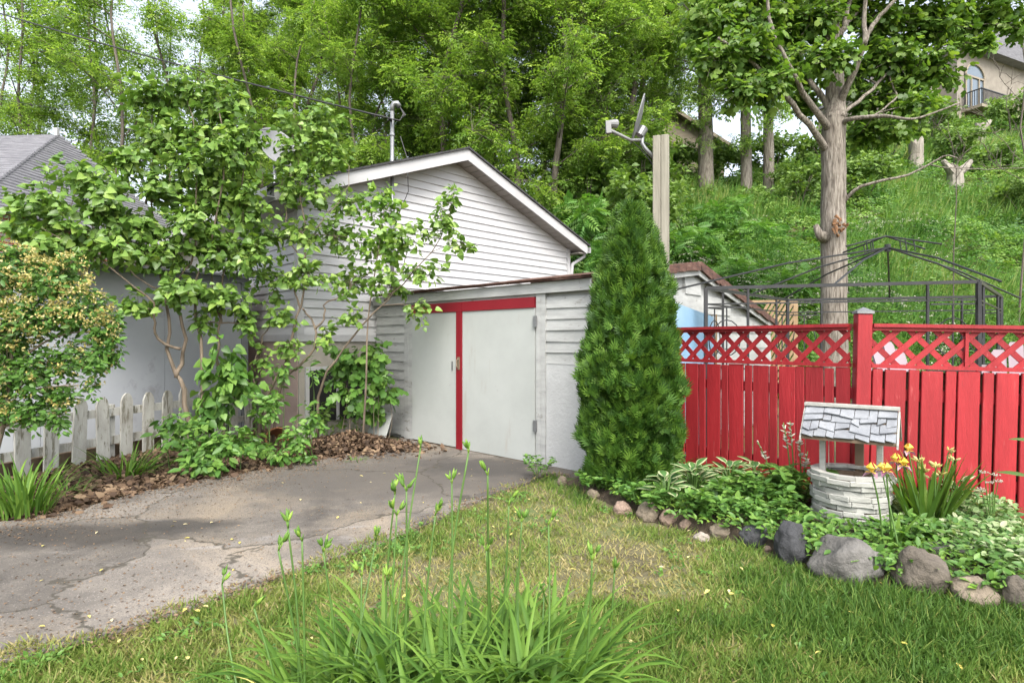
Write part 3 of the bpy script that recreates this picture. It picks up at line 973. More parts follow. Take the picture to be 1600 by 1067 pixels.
# ------------------------------------------------------------------ grey blue shed behind the picket fence
GA, GB = Vector((-5.75, 5.08, 0)), Vector((-3.68, 7.87, 0))
gd = (GB - GA).normalized()
gang = math.atan2(gd.y, gd.x)
GL = (GB - GA).length
gs = thing('panel_shed', 'grey blue plywood sided shed behind the white picket fence', 'shed', GA, gang)
gw = MB().box((0, .02, .12), (GL, 1.6, 2.10)).build('wall', M['grey_wall'], gs)
xx = 0
for L in (1.22, 1.22, GL - 2.44 - .07):
    MB().box((xx + .002, 0, .12), (xx + L - .002, .02, 2.10)).build('wall_panel', M['grey_wall'], gw)
    xx += L
MB().box((GL - .068, -.02, .1), (GL + .02, .03, 2.10)).build('corner_trim', M['grey_trim'], gs)
MB().box((-.02, -.025, 2.10), (GL + .03, .03, 2.17)).build('top_trim', M['grey_trim'], gs)
MB().prism([(-.1, -.10, 2.172), (-.1, 1.75, 2.33), (-.1, 1.75, 2.37), (-.1, -.10, 2.20)], (GL + .2, 0, 0)).build('roof', M['grey_trim'], gs)
MB().box((.0, -.015, -.03), (GL, .05, .119)).build('sill_beam', M['raw_wood'], gs)

# ------------------------------------------------------------------ brick house far left
bh = thing('brick_house', 'red brick house with a long grey shingle roof beyond the grey shed', 'house', (-19.8, 12.6, -.15), R(-4))
MB().box((0, .4, 0), (8.1, 8, 4.4)).build('wall', M['brick'], bh)
MB().box((8.1, .38, 0), (8.22, .6, 4.4)).build('corner_trim', M['trim_white'], bh)
rm = MB()
NC = 34
for i in range(NC):
    y0, y1 = -.1 + 4.3 * i / NC, -.1 + 4.3 * (i + 1) / NC + .05
    z0, z1 = 4.35 + 3.0 * i / NC, 4.35 + 3.0 * (i + 1) / NC + .03
    rm.prism([(-.3, y0, z0), (-.3, y1, z1), (-.3, y1, z1 + .012), (-.3, y0, z0 + .045)], (8.75 - 2.0 * i / NC, 0, 0))
for i in range(NC):
    f0, f1 = i / NC, (i + 1) / NC + .02
    xa, xb = 8.45 - 2.0 * f0, 8.45 - 2.0 * f1
    za, zb = 4.35 + 3.0 * f0, 4.35 + 3.0 * f1
    rm.prism([(xa + .02, -.1 + 4.3 * f0, za), (xb, -.1 + 4.3 * f1, zb), (xb, -.1 + 4.3 * f1, zb + .012), (xa + .02, -.1 + 4.3 * f0, za + .045)], (0, 8.5 * (1 - f0) + .02, 0))
rm.prism([(-.3, 4.2, 7.35), (-.3, 8.4, 4.35), (-.3, 8.4, 4.40), (-.3, 4.2, 7.40)], (6.6, 0, 0))
rf = rm.build('roof', M['roof_grey'], bh)
MB().box((-.3, -.12, 4.22), (8.45, -.08, 4.36)).build('gutter', M['trim_white'], bh)
MB().box((6.0, 4.6, 6.9), (6.09, 4.69, 7.75)).build('vent_stack', M['trim_white'], rf)
MB().box((3.4, 3.0, 6.4), (4.0, 3.5, 6.85)).build('roof_vent', M['grey_trim'], rf)

# ------------------------------------------------------------------ houses on top of the hill
b0 = px(1545, 205, 34)
zg = hill(b0.x, b0.y) - .5
sh = thing('stone_house', 'beige stucco house with arched window and balcony on top of the hill', 'house', (b0.x - 1.9, b0.y, zg), R(24))
zo = b0.z - zg
MB().box((0, 0, zo + .9), (9, 8, zo + 5.0)).build('wall', M['stonehouse'], sh)
MB().prism([(-.4, -.6, zo + 5.0), (9.4, -.6, zo + 5.0), (4.5, -.6, zo + 7.6)], (0, 9, 0)).build('roof', M['roof_grey'], sh)
MB().box((.25, 1.4, -1), (9, 8, zo + .9)).build('lower_wall', M['stonehouse'], sh)
MB().box((1.2, 1.3, zo - 2.2), (4.6, 1.45, zo + .6)).build('garage_void_shade', M['dark'], sh)  # near-black slab paints the shade of the void; no opening is cut
for x in (0.05, 5.0):
    MB().box((x, .05, -1), (x + .45, .5, zo + .9)).build('pillar', M['stonehouse'], sh)
MB().box((-.08, -.12, zo + .72), (9.1, .3, zo + .95)).build('band', M['beige'], sh)
win = MB()
win.prism([(1.7 + .95 * math.cos(t), -.06, zo + 3.5 + .75 * math.sin(t)) for t in [math.pi * k / 12 for k in range(13)]] + [(.75, -.06, zo + 1.6), (2.65, -.06, zo + 1.6)], (0, .1, 0))
wo_ = win.build('arched_window', M['glass'], sh)
fr_ = MB()
for x in (.75, 1.3, 2.1, 2.6):
    fr_.box((x - .05, -.12, zo + 1.6), (x + .05, -.061, zo + 3.5))
fr_.box((.70, -.125, zo + 3.42), (2.70, -.061, zo + 3.52))
fr_.tube([(1.7 + .97 * math.cos(t), -.09, zo + 3.5 + .77 * math.sin(t)) for t in [math.pi * k / 14 for k in range(15)]], .06, 6)
fr_.build('window_frame', M['beige'], wo_)
MB().box((.4, -1.1, zo + 1.15), (3.2, -.01, zo + 1.32)).build('balcony_slab', M['beige'], sh)
ra = MB()
for i in range(22):
    x = .45 + i * .125
    ra.box((x, -1.06, zo + 1.32), (x + .025, -1.03, zo + 2.2))
for i in range(9):
    ra.box((.45, -1.06 + i * .12, zo + 1.32), (.475, -1.03 + i * .12, zo + 2.2))
ra.box((.42, -1.08, zo + 2.2), (3.2, -1.01, zo + 2.25))
ra.box((.42, -1.07, zo + 2.2), (.49, -.02, zo + 2.25))
ra.build('balcony_railing', M['black_metal'], sh)
MB().box((4.0, -.9, zo + 1.2), (7.5, -.01, zo + 1.9)).build('bay_box', M['beige'], sh)
MB().box((-2.9, 1.0, -1), (-.01, 7, zo + 3.3)).build('side_wing', M['stonehouse'], sh)
MB().box((-3.1, .8, zo + 3.302), (-.01, 7.2, zo + 3.6)).build('wing_roof', M['roof_grey'], sh)
wg = MB().box((-2.0, .95, zo + 1.4), (-.9, .999, zo + 2.8)).build('wing_window', M['glass'], sh)
MB().box((-2.1, .92, zo + 1.28), (-.8, .998, zo + 1.39)).build('sill', M['beige'], wg)
MB().box((-1.5, 3.0, zo + 3.2), (-.5, 4.2, zo + 5.2)).build('chimney', M['stonehouse'], sh)

g0 = px(1070, 245, 29)
gh = thing('gable_house', 'tan gabled house peeking between trunks on the hill crest', 'house', (g0.x - 2.2, g0.y, 6.8), R(-12))
zz = g0.z - 6.8
MB().prism([(0, 0, 0), (4.0, 0, 0), (4.0, 0, zz + .2), (1.6, 0, zz + 2.0), (-.8, 0, zz + .2), (-.8, 0, 0)], (0, 6, 0)).build('wall', M['beige'], gh)
MB().prism([(1.6, -.4, zz + 2.05), (4.3, -.4, zz + .02), (4.3, -.4, zz + .2), (1.6, -.4, zz + 2.25)], (0, 6.6, 0)).build('roof', M['beige'], gh)
MB().prism([(1.6, -.4, zz + 2.05), (-1.1, -.4, zz + .02), (-1.1, -.4, zz + .2), (1.6, -.4, zz + 2.25)], (0, 6.6, 0)).build('roof', M['beige'], gh)

# ------------------------------------------------------------------ white picket fence
PF0, PF1 = gx(35, 752), gx(262, 706)
pd = (PF1 - PF0).normalized()
pang = math.atan2(pd.y, pd.x)
pf = thing('picket_fence', 'weathered white picket fence in front of the grey blue shed', 'fence', PF0, pang)
PL = (PF1 - PF0).length
sp = PL / 6
pm = {}
def picket_mesh(hh):
    m_ = MB()
    m_.prism([(-.065, 0, 0), (.065, 0, 0), (.065, 0, hh - .09), (.045, 0, hh - .035), (.018, 0, hh - .004), (-.018, 0, hh - .004), (-.045, 0, hh - .035), (-.065, 0, hh - .09)], (0, .022, 0))
    me = m_.mesh('picket')
    return me
pms = [picket_mesh(h_) for h_ in (.70, .72, .71)]
for i in range(-3, 15):
    link('picket', pms[i % 3], M['picket'], pf, loc=(i * sp + random.uniform(-.012, .012), random.uniform(-.004, .004), .02 + random.uniform(-.015, .02)),
         rot=(R(random.uniform(-1.2, 1.2)), R(random.uniform(-1.6, 1.6)), R(random.uniform(-2, 2))))
for zz in (.20, .50):
    MB().box((-3.3 * sp, .026, zz), (14.6 * sp, .06, zz + .085)).build('rail', M['picket'], pf)
for i in (-2.5, 3.5, 8.5, 13.5):
    link('fence_post', cbox('fence_post', .09, .09, .62), M['picket'], pf, loc=(i * sp, .11, 0))
tag(MB().box((-.2, .13, 0.0), (7 * sp, .16, .17)).build('wood_edging', M['raw_wood'], None), 'brown timber edging board lying behind the picket fence', 'board')
bpy.data.objects['wood_edging'].location = PF0
bpy.data.objects['wood_edging'].rotation_euler = (0, 0, pang)

# ------------------------------------------------------------------ red board fence with lattice top (two runs meeting at a capped post)
FP = Vector((2.64, 4.34, 0))
def fence_run(p0, p1, label, post, droop, seed):
    random.seed(seed)
    d = (p1 - p0)
    L = d.length
    r_ = thing('board_fence', label, 'fence', p0, (0, math.asin(droop / L), math.atan2(d.y, d.x)))
    z0, zb, zl0, zl1 = .04, 1.10, 1.132, 1.385
    wide, nar = cbox('board', .14, .02, zb - z0, .004), cbox('board', .068, .02, zb - z0, .004)
    x, k = .07 if post else .0, 0
    while x < L - .02:
        wd = .14 if k % 2 == (1 if post else 0) else .068
        gap = .010 if not post else .017
        if not post and x + wd > L - .05:
            wd = L - .05 - x
            if wd < .02:
                break
            link('board', cbox('board', wd, .02, zb - z0, .004), M['red_paint'], r_, loc=(x + wd / 2, -.012, z0))
            break
        if post and x + wd > L:
            break
        link('board', wide if wd > .1 else nar, M['red_paint'], r_, loc=(x + wd / 2, -.012 + random.uniform(-.003, .003), z0 + random.uniform(-.012, .0)), rot=(0, R(random.uniform(-.25, .25)), R(random.uniform(-.8, .8))))
        x += wd + gap + random.uniform(-.003, .004)
        k += 1
    if post:
        x = .02
        while x < L:
            link('back_board', cbox('back_board', .137, .018, zb - z0 - .03, .003), M['raw_wood'], r_, loc=(x + .07, .056, z0 + .01))
            x += .141
    for zz in (.22, .86):
        MB().box((.02, .003, zz), (L, .042, zz + .085)).build('rail', M['red_paint'], r_)
    x0 = .06 if post else .0
    x1 = L - (0 if post else .055)
    MB().box((x0, -.026, zb + .003), (x1, .03, zl0)).build('lattice_rail', M['red_paint'], r_)
    MB().box((x0, -.030, zl1), (x1, .034, zl1 + .024)).build('lattice_rail', M['red_paint'], r_)
    MB().box((x0, -.05, zl1 + .0255), (x1, .055, zl1 + .052)).build('cap_rail', M['red_paint'], r_)
    if post:
        MB().box((x0 + .615, -.020, zl0 + .001), (x0 + .637, .022, zl1 - .001)).build('lattice_stop', M['red_paint'], r_)
    # lattice strips, two crossing layers, each clipped to the opening
    pitch, hw = .122, .0205
    HL = zl1 - zl0
    for lay, (sg, y) in enumerate(((1, -.008), (-1, .002))):
        c = x0 - HL
        while c < x1 + HL:
            a = (c, zl0) if sg > 0 else (c, zl1)
            # 45 degree strip: centre line x = c + sg' * (z - zl0)
            pts = []
            for (zz, off) in ((zl0, -hw * 1.414), (zl0, hw * 1.414), (zl1, hw * 1.414), (zl1, -hw * 1.414)):
                t = zz - zl0
                xx = c + off + (t if sg > 0 else HL - t)
                pts.append((xx, zz))
            # clip polygon to [x0,x1]
            def clipx(poly, xv, keep):
                out = []
                for i in range(len(poly)):
                    p, q = poly[i], poly[(i + 1) % len(poly)]
                    ip, iq = (p[0] - xv) * keep >= 0, (q[0] - xv) * keep >= 0
                    if ip:
                        out.append(p)
                    if ip != iq:
                        f = (xv - p[0]) / (q[0] - p[0])
                        out.append((xv, p[1] + (q[1] - p[1]) * f))
                return out
            pts = clipx(pts, x0 + .001, 1)
            if len(pts) > 2:
                pts = clipx(pts, x1 - .001, -1)
            if len(pts) > 2:
                MB().prism([(p[0], y, p[1]) for p in pts], (0, .0085, 0)).build('lattice_strip', M['red_paint'], r_)
            c += pitch * 1.414
    if post:
        po = link('fence_post', cbox('fence_post', .10, .10, 1.51, .004), M['red_paint'], r_, loc=(0, .0, 0))
        cp = MB()
        cp.box((-.058, -.058, 1.511), (.058, .058, 1.53))
        cp.add([(-.058, -.058, 1.5305), (.058, -.058, 1.5305), (.058, .058, 1.5305), (-.058, .058, 1.5305), (0, 0, 1.562)], [(0, 1, 4), (1, 2, 4), (2, 3, 4), (3, 0, 4), (3, 2, 1, 0)])
        cp.build('post_cap', M['steel'], po)
    return r_
fence_run(Vector((1.56, 5.73, 0)), FP, 'red board fence with lattice top between the cedar and the capped post', False, 0, 5)
fence_run(FP, FP + Vector((.977, -.215, 0)).normalized() * 1.75, 'red board fence with lattice top and capped post behind the yellow irises', True, .04, 6)
random.seed(21)

# ------------------------------------------------------------------ wishing well
W0 = Vector((2.35, 3.95, BED_Z - .01))
well = thing('wishing_well', 'small white wooden wishing well with shingled roof in front of the red fence', 'wishing well', W0, R(-37))
rad0, hgt = .228, .32
tub = MB()
tub.lathe([(rad0 - .03, .0), (rad0 - .025, hgt - .02), (rad0 - .05, hgt - .02), (rad0 - .06, .02), (.001, .02)], n=20)
tb = tub.build('tub', M['raw_wood'], well, smooth=False)
rows = 9
rh = hgt / rows
for j in range(rows):
    nseg = 12
    off = random.uniform(0, 1)
    rr = rad0 - .020 + .018 * abs(math.sin(j * 2.1)) + (.012 if j == rows - 1 else 0) + .012 * (j / rows)
    for k in range(nseg):
        a = 2 * math.pi * (k + off) / nseg
        Ls = 2 * rr * math.tan(math.pi / nseg) * random.uniform(.98, 1.06)
        hh = rh * random.uniform(.93, 1.0)
        link('slat', cbox('slat', Ls, .022, hh - .001, .003), M['slat_w'], tb, loc=(math.cos(a) * (rr + random.uniform(-.005, .006)), math.sin(a) * (rr + random.uniform(-.005, .006)), j * rh + random.uniform(-.004, .004)),
             rot=(R(random.uniform(-4, 4)), R(random.uniform(-1.2, 1.2)), a + math.pi / 2 + R(random.uniform(-3, 3))))
rim = MB()
nr = 14
for k in range(nr):
    a0, a1 = 2 * math.pi * (k + .01) / nr, 2 * math.pi * (k + .99) / nr
    ri, ro = rad0 - .035, rad0 + .022
    m_ = MB()
    m_.prism([(math.cos(a0) * ri, math.sin(a0) * ri, hgt), (math.cos(a0) * ro, math.sin(a0) * ro, hgt), (math.cos(a1) * ro, math.sin(a1) * ro, hgt), (math.cos(a1) * ri, math.sin(a1) * ri, hgt)], (0, 0, .022))
    m_.build('rim_segment', M['slat_w'], tb)
# posts
for x in (-.172, .172):
    link('post', cbox('post', .038, .038, .50, .003), M['slat_w'], well, loc=(x, -.0, .18))
MB().box((-.235, -.018, .635), (.235, .018, .665)).build('cross_beam', M['slat_w'], well)
MB().tube([(-.13, -.02, .65), (-.13, -.02, .36)], .003, 5).build('rope', M['petal_w'], well)
MB().box((.005, .20, .28), (.06, .225, .62)).build('back_stake', M['raw_wood'], well)
# roof
RW, RZ, EZ, RD = .275, .765, .575, .19
for sg in (-1, 1):
    rm = MB()
    rm.prism([(-RW, 0, RZ), (-RW, sg * RD, EZ), (-RW, sg * RD, EZ - .014), (-RW, 0, RZ - .016)], (2 * RW, 0, 0))
    pn = rm.build('roof_panel', M['raw_wood'], well)
    sl_ = math.hypot(RD, RZ - EZ)
    dirv = Vector((0, sg * RD, EZ - RZ)).normalized()
    nv = Vector((0, sg * (RZ - EZ), RD)).normalized()
    nrow = 4
    for j in range(nrow):
        x = -RW
        while x < RW - .01:
            wd = min(random.choice((.05, .075, .085, .10, .12)), RW - x)
            if RW - x - wd < .03:
                wd = RW - x
            a = Vector((x + .002, 0, RZ)) + dirv * (sl_ * (j - .15 if j else 0) / nrow) + nv * .004
            ln = sl_ / nrow * 1.18 + random.uniform(-.012, .022) if j < nrow - 1 else sl_ / nrow * 1.2
            b = a + dirv * ln
            th = .008
            lift = nv * (.010 + random.uniform(0, .012))
            wv = Vector((wd - .004, 0, 0))
            sk_ = dirv * random.uniform(-.016, .016)
            m_ = MB()
            vs = [a, a + wv, b + wv + lift + sk_, b + lift - sk_]
            m_.add(vs + [p + nv * th for p in vs], [(0, 1, 2, 3), (4, 5, 6, 7), (0, 1, 5, 4), (1, 2, 6, 5), (2, 3, 7, 6), (3, 0, 4, 7)])
            m_.build('shingle', M['shingle_w'], pn)
            x += wd
    MB().box((-RW - .01, (-.012 if sg > 0 else -.03), RZ + .012), (RW + .01, (.03 if sg > 0 else -.0125), RZ + .03 + (.003 if sg > 0 else 0))).build('ridge_board', M['slat_w'], well)
    for x in (-RW - .012, RW + .001):
        MB().prism([(x, 0, RZ + .008), (x, sg * (RD + .01), EZ - .0), (x, sg * (RD + .01), EZ - .03), (x, 0, RZ - .03)], (.011, 0, 0)).build('barge_board', M['slat_w'], well)

# ------------------------------------------------------------------ wooden post with small satellite dish
WPo = px(1033, 400, 5.9)
wp = thing('wood_post', 'tall square weathered timber post behind the cedar', 'post', (WPo.x, WPo.y, 0), R(-18))
for x in (-.041, .041):
    link('plank', cbox('plank', .079, .13, 3.42, .006), M['grey_wood'], wp, loc=(x, 0, 0))
sd = thing('post_dish', 'small grey satellite dish seen edge on, bracketed to the timber post', 'satellite dish', (WPo.x - .09, WPo.y, 3.12))
D = lambda x, y, dd=0: px(x, y, 5.9 + dd) - Vector((WPo.x - .09, WPo.y, 3.12))
MB().tube([D(1023, 248), D(1008, 232), D(1003, 224), D(1004, 212)], [.022, .02, .02, .02], 8).build('mast_arm', M['steel'], sd, smooth=True)
MB().tube([D(1003, 219), D(985, 219, -.06), D(952, 203, -.22)], .016, 8).build('feed_arm', M['dish'], sd, smooth=True)
lb = MB()
lb.bar(D(951, 209, -.22), D(950, 190, -.22), .05, .05)
lb.tube([D(951, 193, -.22), D(963, 194, -.18)], [.03, .045], 10)
lb.build('receiver', M['dish'], sd)
MB().tube([D(999, 212), D(1006, 200)], [.05, .05], 10).build('mount', M['steel'], sd)
dm = dish_mesh(.24, .03).build('reflector', M['dish'], sd, smooth=True)
c = D(1000, 187)
axis = (D(952, 200, -.22) - c).normalized()
axis = Vector((-.95, .13, .27)).normalized()
dm.location = c
dm.rotation_euler = axis.to_track_quat('Z', 'Y').to_euler()
cb = MB()
cb.tube([D(1005, 222), D(1015, 226), D(1021, 232), D(1022, 215)], .005, 5)
cb.tube([D(985, 220, -.05), D(1000, 232), D(1015, 250), D(1022, 262)], .005, 5)
cb.build('coax_cable', M['rubber'], sd)

# ------------------------------------------------------------------ bare gazebo frame
gA = Vector((2.18, 6.4, 0))
gf, gl = Vector((.965, -.262, 0)).normalized(), Vector((.70, .714, 0)).normalized()
GF, GS, GE = 2.6, 2.6, 1.90
gc = gA + gf * GF / 2 + gl * GS / 2
gz = thing('gazebo_frame', 'bare black metal gazebo frame without its canopy behind the red fence', 'gazebo', (gc.x, gc.y, 0))
def GP(a, b, z):
    p = gA + gf * (GF * a) + gl * (GS * b) - gc
    return Vector((p.x, p.y, z))
for a in (0, 1):
    for b in (0, 1):
        s_, t_ = (1 if a == 0 else -1), (1 if b == 0 else -1)
        MB().bar(GP(a, b, 0), GP(a, b, GE), .036).build('post', M['black_metal'], gz)
        for (da, db) in ((.17 * s_, 0), (0, .17 * t_)):
            pn = MB()
            pn.bar(GP(a + da, b + db, 0), GP(a + da, b + db, GE - .02), .022)
            for zz in (.25, 1.0, 1.68):
                pn.bar(GP(a + da * .07, b + db * .07, zz), GP(a + da * .94, b + db * .94, zz), .016)
            pn.bar(GP(a + da * .5, b + db * .5, 1.0), GP(a + da * .5, b + db * .5, 1.68), .012)
            pn.tube([GP(a + da * (.5 + .33 * math.cos(t)), b + db * (.5 + .33 * math.cos(t)), 1.34 + .2 * math.sin(t)) for t in [2 * math.pi * k / 16 for k in range(17)]], .007, 5, cap=False)
            pn.build('corner_panel', M['black_metal'], gz)
for (p, q) in (((0, 0), (1, 0)), ((1, 0), (1, 1)), ((1, 1), (0, 1)), ((0, 1), (0, 0))):
    MB().bar(GP(*p, GE), GP(*q, GE), .03, .035).build('top_rail', M['black_metal'], gz)
    MB().bar(GP(*p, GE - .18), GP(*q, GE - .18), .016).build('lower_rail', M['black_metal'], gz)
pk = Vector((px(1387, 387, 7.0) - gc))
pk.z = px(1387, 387, 7.0).z
ends = []
for a, b in ((0, 0), (1, 0), (1, 1), (0, 1)):
    ends.append(GP(a + (.08 if a else -.08) , b + (.08 if b else -.08), GE - .02))
for a, b in ((.5, 0), (1, .5), (.5, 1), (0, .5)):
    ends.append(GP(a, b, GE + .01))
for e in ends:
    md = pk.lerp(e, .5) + Vector((0, 0, .05))
    MB().tube([pk, md, e], .011, 6).build('roof_rib', M['black_metal'], gz)
MB().tube([pk - Vector((0, 0, .05)), pk + Vector((0, 0, .04))], .035, 8).build('hub', M['black_metal'], gz)
cr = pk + Vector((-.02, .0, .14))
for a, b in ((-.55, -.1), (.5, -.25), (.55, .1), (-.3, .4)):
    e = cr + Vector((a, b, -.14))
    MB().tube([cr, e], .010, 6).build('crown_rib', M['black_metal'], gz)
    for f in (.35, .5):
        p = cr.lerp(e, f)
        q = pk.lerp(pk + Vector((a, b, -.14 * .9)), f)
        MB().tube([p, q], .007, 5).build('crown_strut', M['black_metal'], gz)

# ------------------------------------------------------------------ things seen over and through the fence
bb = thing('blue_board', 'pale sky blue sheet leaning on the white shed side behind the cedar', 'board', S(.30, .85, 0), SA + R(90))
m_ = MB()
m_.prism([(0, 0, 0), (1.3, 0, 0), (1.3, .0, 1.60), (0, 0, 1.76)], (0, .03, 0))
m_.build('panel', M['blue'], bb)
tr = thing('cane_trellis', 'brown woven cane trellis against the white shed side', 'trellis', S(.24, 2.05, 0), SA + R(90))
for sg in (-1, 1):
    for k in range(-3, 9):
        c0 = k * .06
        p = [(c0, 0), (c0 + sg * .75, 1.5)]
        pts = []
        for i in range(13):
            x = c0 + sg * .62 * (i / 12) + (0 if sg > 0 else .3)
            z = 1.62 * i / 12
            if 0 <= x <= .32:
                pts.append((x, .006 * sg, z))
        if len(pts) > 1:
            MB().tube(pts, .007, 5).build('cane', M['cane'], tr)
for x in (0, .32):
    MB().tube([(x, 0, 0), (x, 0, 1.64)], .009, 6).build('upright', M['cane'], tr)
bl0 = px(1172, 505, 11.2)
bl = thing('brown_fence_panel', 'small brown slatted fence panel at the foot of the hill behind the gazebo', 'fence panel', (bl0.x, bl0.y, 0), R(-8))
for k in range(16):
    c0 = k * .09 - .55
    pts = [(c0 + .9 * t, 0, .5 + 1.55 * t) for t in (0, 1)]
    x0_, x1_ = c0, c0 + .9
    t0 = max(0, (0 - x0_) / .9)
    t1 = min(1, (.85 - x0_) / .9)
    if t1 > t0 + .05:
        MB().bar((c0 + .9 * t0, .01, .5 + 1.55 * t0), (c0 + .9 * t1, .01, .5 + 1.55 * t1), .05, .015, up=(0, 1, 0)).build('slat', M['brownlat'], bl)
for x in (0, .85):
    MB().box((x - .04, 0, 0), (x + .04, .07, 2.08)).build('post', M['brownlat'], bl)
for zz in (.46, 2.06):
    MB().box((-.03, .01, zz), (.88, .06, zz + .05)).build('rail', M['brownlat'], bl)

def garden_chair(loc, rz, label):
    c_ = thing('garden_chair', label, 'chair', loc, rz, 'plastic garden chairs behind the red fence')
    MB().prism([(-.25, -.24, .36), (.25, -.24, .36), (.25, .24, .40), (-.25, .24, .40)], (0, 0, .03)).build('seat', M['chair'], c_)
    bk = None
    for k in range(5):
        x = -.2 + .1 * k
        hh = .62 - .06 * abs(k - 2) ** 1.6
        m_ = MB()
        m_.prism([(x - .04, .23, .40), (x + .04, .23, .40), (x + .046, .42, .40 + hh - .03), (x + .03, .43, .40 + hh), (x - .03, .43, .40 + hh), (x - .046, .42, .40 + hh - .03)], (0, .022, 0))
        m_.build('back_slat', M['chair'], c_)
    MB().box((-.24, .33, .62), (.24, .355, .68)).build('back_rail', M['chair'], c_)
    for s_ in (-1, 1):
        MB().box((s_ * .29 - .04, -.28, .56), (s_ * .29 + .04, .3, .585)).build('arm', M['chair'], c_)
        MB().box((s_ * .28 - .025, -.25, 0), (s_ * .28 + .025, -.19, .56)).build('leg', M['chair'], c_)
        MB().box((s_ * .28 - .025, .2, 0), (s_ * .28 + .025, .26, .56)).build('leg', M['chair'], c_)
    c_.scale = (1.27, 1.27, 1.27)
    return c_
p = px(1408, 560, 5.9)
garden_chair((p.x, 5.45, 0), R(8), 'pale pink plastic garden chair seen through the lattice beside the fence post')
p = px(1575, 560, 5.3)
garden_chair((p.x + .02, 5.15, 0), R(-35), 'pale pink plastic garden chair seen through the lattice farther from the fence post')

# white panel leaning on the shed and the broken clay pot under the lilacs
q = gx(584, 692)
wpn = tag(MB().prism([(-.19, 0, 0), (.19, 0, 0), (.17, .16, .36), (-.16, .17, .38)], (0, .018, .006)).build('white_panel', M['door_white'], None), 'small white panel leaning on the shed left of its doors', 'panel')
wpn.location = (q.x, q.y - .02, .01)
wpn.rotation_euler = (0, 0, R(-38))
q = gx(424, 704)
pt = MB()
ang = [2 * math.pi * k / 14 for k in range(10)]
vs, fs = [], []
for i, (r_, z) in enumerate(((.075, 0), (.10, .10), (.118, .19), (.128, .19), (.130, .235), (.118, .235), (.105, .19), (.09, .1), (.065, .01))):
    for k, a in enumerate(ang):
        vs.append((math.cos(a) * r_, math.sin(a) * r_, z + (.03 * math.sin(k * 2.3) if i in (4, 5) else 0)))
for i in range(8):
    for k in range(9):
        fs.append((i * 10 + k, i * 10 + k + 1, (i + 1) * 10 + k + 1, (i + 1) * 10 + k))
pt.add(vs, fs)
po = tag(pt.build('clay_pot', M['terracotta'], None, smooth=False), 'broken terracotta pot lying on its side under the lilacs', 'pot')
po.location = (q.x, q.y, .12)
po.rotation_euler = (R(75), R(15), R(35))

# ------------------------------------------------------------------ border rocks
def rockmat(name, c):
    return surf(name, [(.25, tuple(x * .55 for x in c)), (.5, c), (.75, tuple(min(1, x * 1.35) for x in c))], 9, rough=.88, bump=1.0, bscale=14, bdist=.03, dist=.5,
                wear=[(tuple(x * .5 for x in c), .60, 6, (1, 1, 1)), (tuple(min(1, x * 1.5 + .04) for x in c), .66, 14, (1, 1, 1))])
RM = {'tan': rockmat('tan_rock', (.275, .225, .168)), 'pink': rockmat('pink_rock', (.34, .245, .19)), 'grey': rockmat('grey_rock', (.18, .172, .16)),
      'dark': rockmat('dark_rock', (.062, .064, .069)), 'brown': rockmat('brown_rock', (.155, .132, .105)), 'pale': rockmat('pale_rock', (.42, .37, .31))}
def rock(x, y, wpx, hpx, mat, label, seed, flat=1.0, ang=.0, facets=.18):
    """x, y: photo pixel of the middle of the rock's foot"""
    p = gx(x, y, 0)
    sc = p.y / FPX
    W_, H_ = wpx * sc / 2, hpx * sc * .62
    rs = random.Random(seed)
    import bmesh
    bm = bmesh.new()
    bmesh.ops.create_icosphere(bm, subdivisions=4, radius=1)
    off = Vector((seed * 3.1, seed * 1.7, seed * .9))
    planes = []
    for _ in range(9):
        n_ = Vector((rs.uniform(-1, 1), rs.uniform(-1, 1), rs.uniform(-.2, 1))).normalized()
        planes.append((n_, rs.uniform(.72, .95)))
    for v in bm.verts:
        c_ = v.co.copy()
        for n_, dd in planes:
            e = c_.dot(n_) - dd
            if e > 0:
                c_ -= n_ * e * .85
        c_ *= 1 + facets * mnoise.noise(c_ * 1.4 + off) + .10 * mnoise.noise(c_ * 3.6 + off) - .07 * abs(mnoise.noise(c_ * 5.5 + off)) + .035 * mnoise.noise(c_ * 12 + off)
        v.co = Vector((c_.x * W_, c_.y * W_ * .8, c_.z * H_ + H_ * .62))
    me = bpy.data.meshes.new('border_rock')
    bm.to_mesh(me)
    bm.free()
    me.polygons.foreach_set('use_smooth', [True] * len(me.polygons))
    o = link('border_rock', me, RM[mat], loc=(p.x, p.y + W_ * .6, -.01), rot=(0, 0, ang))
    return tag(o, label, 'rock', 'rocks edging the flower bed')
rock(878, 757, 17, 15, 'tan', 'small tan stone by the shed wall left of the cedar', 1)
rock(928, 778, 20, 15, 'tan', 'small tan stone under the left side of the cedar', 2)
rock(974, 804, 30, 22, 'pink', 'rounded tan stone below the cedar, at the start of the border', 3)
rock(1016, 813, 36, 29, 'tan', 'rounded tan boulder below the variegated hosta', 4)
rock(1048, 819, 32, 24, 'pink', 'rounded pinkish stone just beside the tan boulder', 5)
rock(1073, 826, 19, 17, 'pink', 'small salmon stone, one of a touching pair', 6)
rock(1094, 826, 24, 18, 'pink', 'wider salmon stone, one of a touching pair', 7)
rock(1109, 824, 16, 15, 'grey', 'small grey stone behind the salmon pair', 8)
rock(1098, 845, 24, 14, 'pale', 'flat pale stone sunk in the lawn edge', 9)
rock(1132, 840, 38, 22, 'tan', 'low tan stone left of the oval dark grey rock', 10)
rock(1184, 853, 48, 36, 'dark', 'smooth oval dark grey rock with a fallen leaf', 12, facets=.08)
rock(1213, 842, 17, 20, 'pink', 'small pink upright stone between two dark rocks', 13)
rock(1201, 861, 15, 10, 'pink', 'tiny pink flat stone in front of the oval dark rock', 14)
